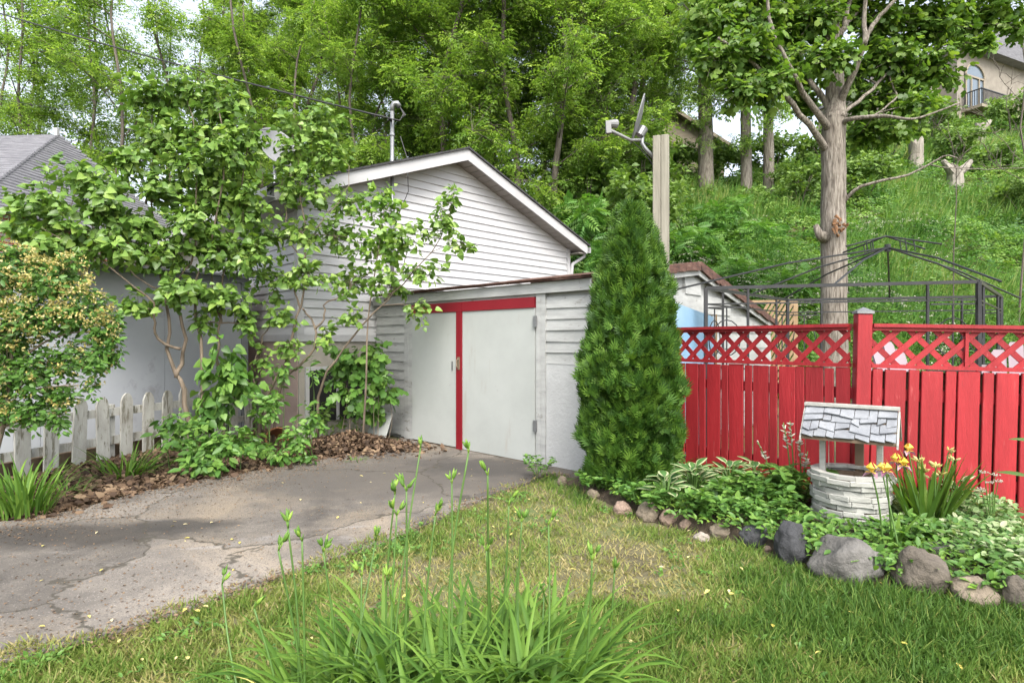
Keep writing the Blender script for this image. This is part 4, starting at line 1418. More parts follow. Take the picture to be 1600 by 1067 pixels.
rock(1250, 884, 64, 66, 'dark', 'large craggy charcoal rock in the border below the wishing well', 15, facets=.3, ang=.5)
rock(1345, 914, 110, 68, 'grey', 'largest wide grey boulder with a slanting ridge', 17, facets=.25, ang=-.35)
rock(1404, 885, 18, 18, 'tan', 'small tan stone behind the two big boulders', 18)
rock(1455, 931, 92, 66, 'brown', 'large rugged brown grey boulder below the yellow iris leaves', 19, facets=.34)
rock(1506, 912, 32, 24, 'grey', 'small grey stone between the rugged boulder and the stone slab', 20)
rock(1543, 948, 78, 42, 'tan', 'low rounded tan grey boulder past the rugged boulder', 22, facets=.12)
rock(1604, 958, 44, 60, 'brown', 'brown rock at the far end of the border', 23)
q = gx(1530, 888)
m_ = MB()
outl = [(-.17, -.06), (-.05, -.085), (.12, -.07), (.18, .0), (.1, .07), (-.06, .08), (-.16, .03)]
m_.prism([(x, y, 0) for x, y in outl], (0, 0, .045))
sb_ = tag(m_.build('stone_slab', RM['grey'], None), 'flat grey stone slab lying in the flower bed', 'stone')
sb_.location = (q.x - .06, q.y + .06, BED_Z - .01)
sb_.rotation_euler = (R(4), R(-2), R(-12))

# ================================================================== vegetation
def V3(a):
    return np.array([a[0], a[1], a[2]], float)

def rpt(pts, rad, n):
    """resample a path with a little wander"""
    out, rr = [], []
    m = len(pts) - 1
    for i in range(n + 1):
        t = i / n * m
        k = min(int(t), m - 1)
        f = t - k
        p0, p1, p2, p3 = (Vector(pts[max(k - 1, 0)]), Vector(pts[k]), Vector(pts[k + 1]), Vector(pts[min(k + 2, m)]))
        p = .5 * ((2 * p1) + (p2 - p0) * f + (2 * p0 - 5 * p1 + 4 * p2 - p3) * f * f + (3 * p1 - p0 - 3 * p2 + p3) * f ** 3)
        out.append(p)
        rr.append(rad[0] + (rad[1] - rad[0]) * (i / n) ** .6)
    return out, rr

class Plant:
    def __init__(self, name, label, cat, base, group=None):
        self.root = thing(name, label, cat, base, 0, group)
        self.base = Vector(base)
        self.wood = MB(self.base)
        self.nodes = []          # (point, radius)
        self.P, self.F, self.U, self.S = [], [], [], []
    def stem(self, pts, r0, r1, n=10, sides=7, jit=.0, node=True, wob=.0):
        q, rr = rpt(pts, (r0, r1), n)
        if wob:
            q = [q[0]] + [p + Vector((random.gauss(0, wob), random.gauss(0, wob), 0)) for p in q[1:]]
        self.wood.tube(q, rr, sides, jit=jit)
        if node:
            self.nodes += list(zip(q, rr))
        return q
    def blob(self, c, r, ntw, lpt, size, droop=.3, limb=.012, inner=.35, spread=.05, upb=.45, face=.8):
        c = Vector(c)
        r = Vector(r)
        if self.nodes:
            best = min(self.nodes, key=lambda nd: (nd[0] - c).length + max(0, nd[0].z - c.z) * 1.5)
            a = best[0]
            limb = min(limb, best[1] * .8)
        else:
            a = Vector((c.x, c.y, self.base.z))
        L = (c - a).length
        if L > .02:
            mid = a.lerp(c, .5) + Vector((random.uniform(-.1, .1), random.uniform(-.1, .1), random.uniform(.0, .12))) * L
            q, rr = rpt([a, mid, c], (limb, limb * .5), 5)
            self.wood.tube(q, rr, 5, cap=False)
        else:
            q = [a, c]
        for _ in range(ntw):
            e = Vector(rdir(1)[0])
            rad = random.uniform(.22, 1.45) ** .55
            e = Vector((e.x * r.x, e.y * r.y, e.z * r.z)) * rad + c
            s0 = q[random.randint(len(q) // 2, len(q) - 1)]
            md = s0.lerp(e, .5) + Vector((0, 0, .08 * (e - s0).length))
            self.wood.tube([s0, md, e], [limb * .35, limb * .25, limb * .12], 3, cap=False)
            for _k in range(lpt):
                t = random.uniform(inner, 1.03)
                p = (s0 * (1 - t) ** 2 + md * 2 * t * (1 - t) + e * t * t)
                d = rdir(1)[0]
                p = p + Vector(d) * random.uniform(0, spread)
                f = np.array([d[0], d[1], d[2] * .4 - droop])
                f += .35 * V3((e - c).normalized() if (e - c).length > 0 else (0, 0, 1))
                self.P.append(tuple(p))
                self.F.append(f)
                ev = (e - c).normalized() if (e - c).length > 1e-6 else Vector((0, 0, 1))
                self.U.append(np.array([random.gauss(0, .6) + ev.x * face, random.gauss(-.25, .6) + ev.y * face, upb + ev.z * face * .4]))
                self.S.append(size * random.uniform(.45, 1.25))
    def finish(self, tmpl, mat, bark, crown='crown', trunk='trunk', smooth=True, rfun=None, ssp=None):
        if self.wood.v:
            self.wood.build(trunk, bark, self.root, smooth=smooth)
        if self.P:
            P = np.array(self.P) - V3(self.base)
            n = len(P)
            rnd = rng.random(n) if rfun is None else rfun(P)
            S_ = np.array(self.S)
            me = mass_mesh(crown, tmpl[0], tmpl[1], P, np.array(self.F), np.array(self.U), S_, np.clip(rnd, 0, 1))
            link(crown, me, mat, self.root)
        return self.root

def pxr(rx, ry, d, dep=None):
    return (rx * d / FPX, (dep if dep is not None else rx * d / FPX * .8), ry * d / FPX)

# ------------------------------------------------------------------ lilacs by the picket fence
b0 = gx(297, 722)
D1 = b0.y
li = Plant('lilac_bush', 'tall lilac bush with twisted trunk and spreading left arm in front of grey shed', 'shrub', b0)
P_ = lambda x, y, dd=0.0: px(x, y, D1 + dd)
st = [
    ([b0, P_(293, 650), P_(282, 600), P_(270, 575), P_(264, 520), P_(262, 470), P_(250, 420), P_(235, 330), P_(238, 200)], .045, .010),
    ([P_(276, 590), P_(285, 565, .05), P_(290, 520, .05), P_(278, 480), P_(273, 450), P_(282, 430), P_(300, 400), P_(305, 300), P_(300, 180)], .034, .009),
    ([P_(282, 545), P_(262, 540, -.05), P_(243, 520, -.1), P_(240, 498, -.15), P_(236, 470, -.2), P_(200, 440, -.3), P_(150, 405, -.4), P_(90, 370, -.5)], .024, .008),
    ([P_(274, 470), P_(255, 455, -.1), P_(225, 440, -.2), P_(170, 385, -.3), P_(120, 330, -.4), P_(60, 320, -.45)], .017, .006),
    ([b0 + Vector((.14, .1, 0)), P_(318, 650, .1), P_(315, 560, .1), P_(306, 470, .1), P_(303, 440, .1), P_(330, 380, .05), P_(350, 260), P_(345, 170)], .034, .009),
    ([b0 + Vector((.30, .18, 0)), P_(345, 640, .2), P_(340, 560, .2), P_(345, 500, .2), P_(352, 430, .2), P_(375, 330, .15), P_(385, 230, .1)], .030, .008),
    ([P_(345, 505, .2), P_(338, 470, .2), P_(330, 420, .2), P_(325, 330, .2), P_(320, 250, .2)], .020, .006),
]
for pts, r0, r1 in st:
    li.stem(pts, r0 * .8, r1 * .7, 18, 7, .06, wob=.012)
for (x, y, rx, ry, dd) in [
    (235, 160, 42, 42, 0), (287, 142, 48, 34, .1), (345, 158, 42, 40, .1), (245, 222, 48, 38, 0), (310, 215, 48, 44, .1), (378, 225, 38, 52, .1),
    (120, 275, 46, 30, -.4), (62, 318, 42, 30, -.45), (165, 312, 55, 36, -.3), (28, 345, 32, 28, -.5), (110, 362, 58, 36, -.4), (200, 350, 55, 42, -.2),
    (70, 385, 40, 22, -.5), (180, 398, 62, 26, -.3), (262, 300, 48, 40, .0), (258, 400, 52, 34, -.1), (280, 455, 46, 30, -.1), (212, 478, 30, 24, -.2),
    (330, 300, 42, 52, .1), (384, 318, 42, 52, .15), (290, 255, 40, 34, -.1), (300, 345, 40, 36, -.1), (345, 235, 34, 30, -.1), (338, 390, 44, 42, .1), (392, 405, 40, 46, .2), (350, 468, 42, 30, .15), (205, 255, 35, 35, -.2), (378, 508, 24, 28, .25), (322, 505, 18, 24, .1)]:
    nn = max(8, int(rx * ry / 54))
    li.blob(P_(x, y, dd), pxr(rx, ry, D1), nn, 11, .090, droop=.35, limb=.012, spread=.07)
li.finish(T_HEART, M['leaf_lilac'], M['bark_lilac'], rfun=lambda P: rng.random(len(P)) * .9)
random.seed(31)

b2 = gx(402, 706)
D2 = b2.y
l2 = Plant('lilac_bush', 'lilac bush leaning over the shed roof in front of the bungalow gable', 'shrub', b2)
P_ = lambda x, y, dd=0.0: px(x, y, D2 + dd)
for pts, r0, r1 in [
    ([b2, P_(408, 650), P_(425, 600), P_(448, 560), P_(462, 510), P_(470, 480), P_(476, 430), P_(478, 370), P_(470, 300), P_(465, 220)], .036, .008),
    ([P_(470, 482), P_(462, 460), P_(462, 440), P_(470, 425), P_(478, 400)], .016, .012),
    ([P_(410, 640), P_(395, 580, -.05), P_(402, 550, -.05), P_(415, 520, -.05), P_(430, 500, -.05), P_(452, 488, -.05)], .016, .007),
    ([b2 + Vector((.12, .1, 0)), P_(440, 600, .1), P_(470, 570, .1), P_(490, 545, .1), P_(493, 512, .1), P_(476, 488, .05), P_(472, 482, .0)], .026, .014),
    ([P_(493, 514, .1), P_(505, 498, .1), P_(507, 475, .1), P_(530, 465, .1), P_(560, 440, .1), P_(600, 415, .0)], .018, .007),
    ([b2 + Vector((.62, .25, 0)), P_(500, 610, .1), P_(520, 570, .05), P_(548, 530, .0), P_(585, 487, -.1), P_(610, 465, -.15), P_(645, 430, -.2), P_(690, 370, -.25)], .026, .007),
    ([P_(478, 380), P_(500, 350), P_(515, 330), P_(540, 300), P_(545, 260)], .013, .005),
    ([P_(476, 420), P_(455, 380), P_(445, 330), P_(440, 280)], .013, .005),
    ([P_(600, 470, -.1), P_(625, 440, -.1), P_(635, 400, -.1), P_(640, 370, -.1)], .012, .005)]:
    l2.stem(pts, r0 * .8, r1 * .7, 16, 7, .06, wob=.012)
for (x, y, rx, ry, dd) in [
    (468, 192, 48, 36, .0), (512, 190, 40, 34, .1), (462, 245, 42, 40, .0), (518, 246, 40, 40, .1), (445, 296, 34, 36, .0), (495, 300, 36, 34, .1), (548, 318, 34, 32, .1),
    (470, 362, 36, 38, .0), (528, 372, 46, 34, .1), (585, 385, 34, 32, .0), (640, 372, 36, 34, -.15), (690, 345, 30, 28, -.25), (705, 312, 14, 18, -.25), (722, 385, 26, 20, -.3),
    (660, 425, 36, 24, -.2), (608, 445, 42, 24, -.1), (548, 440, 50, 28, .1), (482, 432, 44, 32, -.05), (428, 440, 34, 34, .0), (655, 485, 20, 22, -.2), (440, 500, 32, 22, -.1), (425, 375, 28, 34, .05), (452, 548, 22, 24, -.1), (412, 560, 20, 26, -.05), (510, 530, 26, 22, .05), (545, 495, 26, 20, -.05)]:
    l2.blob(P_(x, y, dd), pxr(rx, ry, D2), max(7, int(rx * ry / 58)), 9, .084, droop=.3, limb=.010, spread=.06)
l2.finish(T_HEART, M['leaf_lilac'], M['bark_lilac'], rfun=lambda P: rng.random(len(P)) * .8 + .12)
random.seed(32)
lb_ = gx(566, 700)
l3 = Plant('lilac_shoots', 'pale lime green young shoots beside the mast on the gable wall', 'shrub', lb_)
P_ = lambda x, y, dd=0.0: px(x, y, lb_.y - .25 + dd)
l3.stem([lb_, P_(572, 600), P_(575, 500), P_(590, 400), P_(600, 330)], .018, .005, 12, 6)
for (x, y, rx, ry) in [(596, 300, 26, 20), (575, 335, 30, 26), (612, 330, 22, 24), (590, 372, 26, 22), (615, 398, 22, 24)]:
    l3.blob(P_(x, y), pxr(rx, ry, lb_.y), 10, 7, .085, droop=.15, limb=.007, spread=.05)
l3.finish(T_HEART, M['leaf_lime'], M['bark_lilac'])

# climbing vine, sapling and low growth below the lilacs
def low_plant(name, label, cat, bx, by, blobs, tmpl, mat, size, group=None, dd0=0.0, droop=.35, nt=1.0, upb=.8, bark='stem'):
    b_ = gx(bx, by)
    pl = Plant(name, label, cat, b_, group)
    for (x, y, rx, ry, dd) in blobs:
        c = px(x, y, b_.y + dd0 + dd)
        pl.blob(c, pxr(rx, ry, b_.y), max(5, int(rx * ry / 80 * nt)), 7, size, droop=droop, limb=.006, spread=.06, upb=upb)
    return pl.finish(tmpl, mat, M[bark], crown='foliage', trunk='stems')
low_plant('climbing_vine', 'dark heart leaved vine climbing the stems in front of the grey shed corner', 'vine', 345, 715,
          [(350, 545, 24, 26, -.1), (345, 580, 32, 32, -.15), (335, 620, 34, 34, -.15), (365, 600, 28, 40, -.1), (320, 650, 30, 26, -.15)], T_HEART, M['leaf_low'], .125, droop=.9, upb=.25)
low_plant('low_shrub', 'leafy green undergrowth around the lilac trunks by the driveway', 'shrub', 310, 745,
          [(280, 680, 34, 30, .1), (310, 700, 40, 32, .0), (350, 690, 40, 30, .1), (320, 735, 36, 18, -.05), (265, 650, 18, 28, .15), (375, 690, 30, 34, .2)], T_OVAL, M['leaf_low'], .095, nt=1.5)
low_plant('low_shrub', 'leafy green undergrowth beside the broken clay pot', 'shrub', 450, 728,
          [(405, 690, 24, 28, .2), (440, 705, 34, 22, .0), (465, 680, 36, 30, .15), (490, 650, 26, 30, .3), (420, 640, 26, 30, .3), (470, 715, 26, 14, -.02)], T_OVAL, M['leaf_low'], .09, nt=1.5)
low_plant('low_shrub', 'leafy shoots climbing the lilac stems above the clay pot', 'shrub', 418, 712,
          [(425, 610, 22, 26, .05), (440, 570, 22, 22, .1), (400, 630, 18, 22, .05), (485, 575, 22, 20, .25)], T_OVAL, M['leaf_low'], .095, nt=1.2)
low_plant('maple_sapling', 'young maple sapling with lobed leaves in front of the shed left of the doors', 'sapling', 560, 695,
          [(560, 560, 40, 34, -.05), (585, 590, 32, 32, -.05), (545, 610, 34, 32, -.1), (590, 545, 24, 24, -.05), (530, 570, 24, 30, .0), (570, 640, 28, 20, .0), (605, 610, 14, 24, .0)], T_MAPLE, M['leaf_low'], .13, droop=.5, nt=1.1, upb=.5, bark='bark_lilac')
low_plant('low_shrub', 'dark leafy plant between the sapling and the white panel', 'shrub', 525, 694,
          [(510, 650, 24, 26, .1), (535, 660, 26, 20, .1), (560, 668, 20, 14, .05)], T_OVAL, M['leaf_wood_dark'], .08, nt=1.2)

# ------------------------------------------------------------------ yellow flowered shrub at the left edge
random.seed(41)
b4 = gx(30, 770)
b4.y -= .35
ys = Plant('honeysuckle_bush', 'arching shrub covered in cream yellow blossom in front of the grey shed', 'shrub', b4)
P_ = lambda x, y, dd=0.0: px(x, y, b4.y + dd)
ys.stem([b4, P_(10, 640), P_(20, 540), P_(50, 460), P_(80, 420)], .03, .006, 10)
ys.stem([b4, P_(-30, 620), P_(-40, 500), P_(-30, 420)], .03, .006, 10)
ys.stem([P_(15, 580), P_(60, 540), P_(110, 520), P_(160, 520)], .014, .004, 8)
ybl = [(30, 430, 60, 36, 0), (85, 440, 52, 34, 0), (130, 490, 44, 40, 0), (60, 500, 60, 40, 0), (0, 520, 60, 50, 0), (155, 560, 24, 40, 0), (110, 565, 40, 30, 0), (40, 580, 60, 40, 0), (100, 620, 22, 30, .05), (0, 640, 44, 34, 0), (50, 640, 40, 30, 0), (-30, 590, 50, 50, 0), (-40, 470, 50, 60, 0), (165, 520, 18, 30, 0), (184, 545, 8, 34, 0), (150, 602, 10, 22, 0), (92, 648, 12, 26, 0), (20, 392, 34, 10, 0), (110, 408, 26, 10, 0), (178, 500, 12, 16, 0)]
for (x, y, rx, ry, dd) in ybl:
    ys.blob(P_(x, y, dd), pxr(rx, ry, b4.y), int(rx * ry / 26), 10, .055, droop=.25, limb=.006, spread=.04)
ys.finish(T_OVAL, M['leaf_low'], M['bark_lilac'], crown='foliage', trunk='stems', rfun=lambda P: rng.random(len(P)) * .75)
fl = []
for (x, y, rx, ry, dd) in ybl:
    nfl = int(rx * ry / 20) if y < 530 else int(rx * ry / 70)
    for _ in range(nfl):
        e = rdir(1)[0]
        c = P_(x, y, dd)
        r_ = pxr(rx, ry, b4.y)
        p = (c.x + e[0] * r_[0], c.y + e[1] * r_[1] - .02, c.z + abs(e[2]) * r_[2] * (1 if random.random() < .7 else -.6))
        for _k in range(9):
            fl.append((p[0] + random.gauss(0, .016), p[1] + random.gauss(0, .016), p[2] + random.gauss(0, .013)))
fl = np.array(fl)
n = len(fl)
me = mass_mesh('blossom', *T_SIMPLE, fl - V3(b4), rdir(n, .4), rdir(n), rng.uniform(.016, .030, n), rng.random(n))
link('blossom', me, M['flower_y'], ys.root)

# ------------------------------------------------------------------ cedar
random.seed(51)
CB = Vector((1.045, 5.0, 0))
ce = thing('cedar_tree', 'dense conical green cedar between the shed and the red fence', 'tree', CB)
MB().tube([(0, 0, 0), (.01, 0, 1.2), (0, 0, 2.4)], [.06, .04, .01], 7).build('trunk', M['bark'], ce)
def cedar_r(z):
    t = z / 2.56
    return float(np.interp(z, [0, .10, .45, .95, 1.35, 1.8, 2.15, 2.35, 2.5, 2.58], [.30, .38, .455, .47, .405, .33, .25, .17, .09, .02]))
N = 26000
zz = rng.random(N) ** 1.15 * 2.45
az = rng.random(N) * 2 * np.pi
lump = np.array([1 + .16 * mnoise.noise((math.cos(a) * 1.6, math.sin(a) * 1.6, z * 2.4)) + .22 * mnoise.noise((math.cos(a) * 3.4, math.sin(a) * 3.4, z * 6.5)) for a, z in zip(az, zz)])
rr = np.array([cedar_r(z) for z in zz]) * lump
dep = 1 - rng.random(N) ** 2.2 * .45
rr = rr * dep - .05
rr = np.maximum(rr, .005)
gap = np.array([mnoise.noise((math.cos(a) * 5.2, math.sin(a) * 5.2, z * 5.5)) for a, z in zip(az, zz)])
kp = (gap > -.22) | (dep < .8)
az, zz, rr, dep, lump = az[kp], zz[kp], rr[kp], dep[kp], lump[kp]
N = len(az)
P = np.stack([np.cos(az) * rr, np.sin(az) * rr, zz + .01], 1)
out = np.stack([np.cos(az), np.sin(az), np.zeros(N)], 1)
tw = rng.normal(0, .5, N)
tang = np.stack([-np.sin(az), np.cos(az), np.zeros(N)], 1)
Fd = out * (.55 + rng.normal(0, .25, N))[:, None] + np.array([0, 0, 1.0]) * (.75 + rng.normal(0, .3, N))[:, None] + tang * rng.normal(0, .45, N)[:, None]
Ud = tang * rng.choice([-1, 1], N)[:, None] * .8 + out * rng.normal(.5, .6, N)[:, None] + rng.normal(0, .25, (N, 3))
sz = rng.uniform(.055, .115, N)
rnd = rng.random(N)
link('crown', mass_mesh('crown', *T_FAN, P, Fd, Ud, sz, rnd), M['leaf_cedar'], ce)

# ------------------------------------------------------------------ big maple behind the gazebo
random.seed(61)
DM = 11.0
mbz = px(1303, 500, DM)
mb0 = Vector((mbz.x, DM, hill(mbz.x, DM) - .1))
mp_ = Plant('maple_tree', 'large maple with pale ridged trunk and a broken limb scar behind the gazebo frame', 'tree', mb0)
P_ = lambda x, y, dd=0.0: px(x, y, DM + dd)
mp_.stem([mb0, P_(1303, 500), P_(1303, 420), P_(1302, 340), P_(1303, 270), P_(1302, 220), P_(1304, 180)], .255, .205, 26, 16, .05)
mp_.stem([P_(1304, 190), P_(1305, 140, .1), P_(1303, 90, .1), P_(1300, 40, .1), P_(1296, -30, .1), P_(1290, -120, .1)], .22, .09, 14, 12, .05)
MAPL = [
    ([P_(1292, 235), P_(1278, 215, -.2), P_(1255, 185, -.4), P_(1225, 148, -.6), P_(1198, 120, -.8), P_(1160, 85, -1.0), P_(1120, 60, -1.1)], .10, .03),
    ([P_(1296, 205), P_(1280, 180, -.3), P_(1258, 150, -.5), P_(1238, 115, -.7), P_(1215, 75, -.8), P_(1204, 35, -.9), P_(1195, -30, -.9)], .10, .03),
    ([P_(1298, 175), P_(1275, 140, .2), P_(1252, 100, .4), P_(1232, 55, .6), P_(1205, 10, .8)], .09, .03),
    ([P_(1310, 165), P_(1328, 125, -.3), P_(1342, 90, -.4), P_(1352, 60, -.5), P_(1352, 20, -.5), P_(1350, -40, -.5)], .10, .04),
    ([P_(1350, 70, -.5), P_(1362, 42, -.5), P_(1395, 5, -.6), P_(1430, -40, -.6)], .07, .03),
    ([P_(1308, 200), P_(1330, 186, -.3), P_(1360, 182, -.6), P_(1392, 182, -.8), P_(1420, 187, -1.0), P_(1450, 180, -1.1), P_(1500, 160, -1.2)], .075, .015),
    ([P_(1312, 180), P_(1345, 155, .2), P_(1385, 118, .3), P_(1430, 72, .4), P_(1475, 35, .4)], .06, .02),
    ([P_(1303, 60, .1), P_(1335, 25, .2), P_(1380, -15, .2)], .06, .03),
    ([P_(1310, 60, .1), P_(1322, 30, .0), P_(1335, -40, .0)], .09, .05),
    ([P_(1235, 60, .6), P_(1190, 45, .5), P_(1130, 42, .3), P_(1095, 35, .2), P_(1066, 8, .1)], .035, .015),
    ([P_(1390, 118, .3), P_(1400, 150, .2), P_(1375, 175, .0), P_(1365, 180, -.2)], .025, .02),
    ([P_(1318, 318, -.1), P_(1335, 296, -.3), P_(1375, 283, -.5), P_(1420, 273, -.7), P_(1455, 255, -.8), P_(1480, 243, -.9), P_(1500, 250, -.9)], .05, .012),
    ([P_(1455, 258, -.8), P_(1500, 264, -.9), P_(1560, 264, -1.0), P_(1640, 260, -1.1)], .014, .006)]
for pts, r0, r1 in MAPL:
    mp_.stem(pts, r0 * .82, r1 * .8, 14, 8, .06, wob=.015)
mp_.nodes = [nd for nd in mp_.nodes if nd[0].z > P_(0, 245).z and nd[1] < .2]
for (x, y, rx, ry, dd) in [
    (1115, 35, 60, 40, -.3), (1175, 20, 60, 40, -.2), (1165, 85, 60, 34, -.8), (1225, 60, 50, 44, .4), (1110, 95, 42, 30, -.9), (1200, 130, 46, 24, -.8), (1155, 140, 36, 26, -1.0), (1245, 120, 40, 30, .5),
    (1270, 30, 46, 40, .0), (1290, 90, 44, 34, -.5), (1265, 165, 30, 22, .8), (1320, 10, 40, 34, .3), (1330, 120, 36, 30, .6), (1375, 40, 50, 42, .4), (1400, 95, 56, 40, .3), (1450, 40, 60, 44, .4),
    (1350, 165, 44, 28, .8), (1410, 150, 50, 30, .6), (1460, 110, 44, 38, .4), (1505, 40, 46, 30, .5), (1440, 165, 40, 28, -.4), (1395, 205, 56, 20, .9), (1340, 215, 36, 22, 1.0), (1560, 18, 50, 26, .3), (1595, 45, 30, 16, .2), (1540, 70, 16, 14, .1),
    (1220, -40, 80, 40, .0), (1330, -50, 80, 40, .0), (1440, -40, 80, 40, .0), (1540, -40, 70, 40, .2), (1130, -40, 70, 40, .0)]:
    mp_.blob(P_(x, y, dd), pxr(rx, ry, DM), max(12, int(rx * ry / 46)), 15, .15, droop=.25, limb=.03, spread=.16, inner=.3, upb=.6)
mr_ = mp_.finish(T_MAPLE, M['leaf_maple'], M['bark'], rfun=lambda P: rng.random(len(P)) * .9)
sc_ = MB(mb0)
c = P_(1308, 348, -.32)
for _ in range(16):
    q = c + Vector((random.gauss(0, .07), random.gauss(0, .03), random.gauss(0, .10)))
    sc_.tube([q, q + Vector((random.gauss(0, .04), -.05, random.gauss(-.03, .08)))], [.035, .006], 5)
sc_.build('broken_scar', M['brokenwood'], mr_)
br = MB(mb0)
br.tube([P_(1290, 372, -.1), P_(1280, 366, -.15), P_(1274, 352, -.18)], [.11, .08, .05], 9, jit=.2)
br.build('burl', M['bark'], mr_, smooth=True)

# ------------------------------------------------------------------ woods on the slope: a few tree kinds, copied
def wood_tree(name, label, H_, cb, cr, nl, seed, mat, group, size=.42, lean=.0, multi=1, limbs=20, tmpl=T_FROND):
    random.seed(seed)
    pl = Plant(name, label, 'tree', (0, 0, 0), group)
    for m_ in range(multi):
        a = 2 * math.pi * m_ / max(1, multi) + seed
        sp_ = (.10 if multi > 1 else .0)
        pts = [Vector((0, 0, -.5))]
        for i in range(1, 7):
            t = i / 6
            pts.append(Vector((math.cos(a) * sp_ * H_ * t + random.gauss(0, .30) + lean * t * H_, math.sin(a) * sp_ * H_ * t + random.gauss(0, .30), H_ * t)))
        r0 = (.15 if multi == 1 else .10) * H_ / 14
        q = pl.stem(pts, r0, .03, 18, 8, .05)
        nl_ = limbs // multi
        for k in range(nl_):
            t = cb + (1 - cb) * (k + random.random()) / nl_
            i = min(int(t * 18), 17)
            p0 = q[i]
            az_ = random.uniform(0, 2 * math.pi)
            prof = (1 - .55 * t) * (.55 + .45 * min(1, (t - cb) * 4 + .4))
            L = cr * prof * random.uniform(.6, 1.15)
            el = random.uniform(.25, .85)
            e = p0 + Vector((math.cos(az_) * L, math.sin(az_) * L, L * el))
            md = p0.lerp(e, .5) + Vector((0, 0, .12 * L))
            qq = pl.stem([p0, md, e], .035 * (1 - .5 * t), .01, 6, 5, 0, node=False)
            nb = 4
            for j in range(nb):
                c = qq[2 + j] + Vector((random.gauss(0, .35), random.gauss(0, .35), random.gauss(.1, .3)))
                rb = random.uniform(.45, .85) * cr / 2.6
                s0 = qq[2 + j]
                ncl = max(3, int(nl / (nl_ * multi) / nb / 9))
                for _ in range(ncl):
                    d = rdir(1)[0]
                    ee = c + Vector((d[0] * rb, d[1] * rb, d[2] * rb * .62))
                    pl.wood.tube([s0, ee], [.008, .004], 3, cap=False)
                    for _k in range(9):
                        tt = random.uniform(.35, 1.05)
                        p = s0.lerp(ee, tt)
                        dd = rdir(1)[0]
                        pl.P.append((p.x + dd[0] * .14, p.y + dd[1] * .14, p.z + dd[2] * .10))
                        pl.F.append(np.array([dd[0], dd[1], dd[2] * .3 - .25]))
                        pl.U.append(np.array([random.gauss(0, .4), random.gauss(0, .4), 1.0]))
                        pl.S.append(size * random.uniform(.6, 1.2))
    return pl.finish(tmpl, mat, M['bark_bg'])
GW = 'trees of the woods on the slope'
LA = 'slender green tree with feathery leaves in the woods behind the bungalow'
LB = 'dark leaved tree in the dense woods on the slope'
LC = 'several stemmed tree with light green leaves in the woods behind the bungalow'
LD = 'thin sparse tree with sky showing through beyond the brick house'
protos = {
    'A': wood_tree('wood_tree', LA, 15, .12, 3.1, 8200, 3, M['leaf_wood'], GW, .36, limbs=26),
    'B': wood_tree('wood_tree', LB, 14, .08, 3.2, 8200, 5, M['leaf_wood_dark'], GW, .36, limbs=26),
    'C': wood_tree('wood_tree', LC, 14, .18, 2.9, 7000, 8, M['leaf_wood'], GW, .36, multi=3, limbs=24),
    'D': wood_tree('sparse_tree', LD, 13, .22, 2.7, 2900, 13, M['leaf_wood'], 'sparse trees beyond the brick house', .34, multi=2, limbs=20),
}
used = set()
def put(kind, x, d, where, rz, s=1.0):
    src = protos[kind]
    X = (x - 800) / FPX * d
    o = src if kind not in used else copy_tree(src)
    used.add(kind)
    o['label'] = {'A': 'slender feathery green tree ', 'B': 'dark leaved tree ', 'C': 'many stemmed light green tree ', 'D': 'thin sparse tree '}[kind] + where
    o.location = (X, d, hill(X, d) - .1)
    o.rotation_euler = (0, 0, rz)
    o.scale = (s, s, s)
random.seed(71)
for kind, x, d, where in [
        ('D', 15, 21, 'rising over the middle of the brick house roof'), ('D', 95, 23, 'behind the roof vent of the brick house'), ('D', 165, 20, 'just past the end of the brick house roof'),
        ('D', 60, 27, 'far behind the brick house ridge'), ('D', 225, 24, 'behind the first crown of the twisted lilac'), 
        ('D', 300, 22, 'behind the top of the twisted lilac'), ('D', 340, 27, 'between the twisted lilac and the roof dish'),
        ('C', 420, 20, 'directly behind the roof dish'), ('C', 560, 19.5, 'beside the service mast'), ('A', 480, 24, 'between roof dish and service mast'), ('A', 640, 21, 'right behind the weatherhead'),
        ('C', 590, 26, 'deeper in the woods behind the service mast'), ('A', 700, 19, 'between service mast and gable peak'), ('A', 390, 28, 'deeper in the woods behind the roof dish'), ('B', 750, 21.5, 'straight behind the gable peak'),
        ('A', 790, 18.2, 'in front of the dark trees behind the gable peak'), ('B', 830, 20, 'behind the falling right slope of the gable'), ('A', 880, 18.5, 'over the right eave of the bungalow'), ('B', 930, 20.5, 'between bungalow eave and post dish'),
        ('B', 870, 24, 'deeper in the woods above the bungalow eave'), ('A', 980, 22, 'behind the post dish'), ('B', 1015, 25, 'between the post dish and the tan gabled house'), ('A', 720, 26, 'deeper in the woods left of the gable peak'),
        ('B', 640, 29, 'far back behind the service mast'), ('B', 540, 31, 'far back between roof dish and mast'), ('A', 470, 33, 'far back behind the roof dish'),
        ('A', 930, 28, 'far back behind the post dish arm'), ('B', 800, 30, 'far back behind the gable peak'), ('A', 1040, 30, 'beside the tan gabled house')]:
    put(kind, x, d, where, random.uniform(0, 6.28), random.uniform(.88, 1.12))
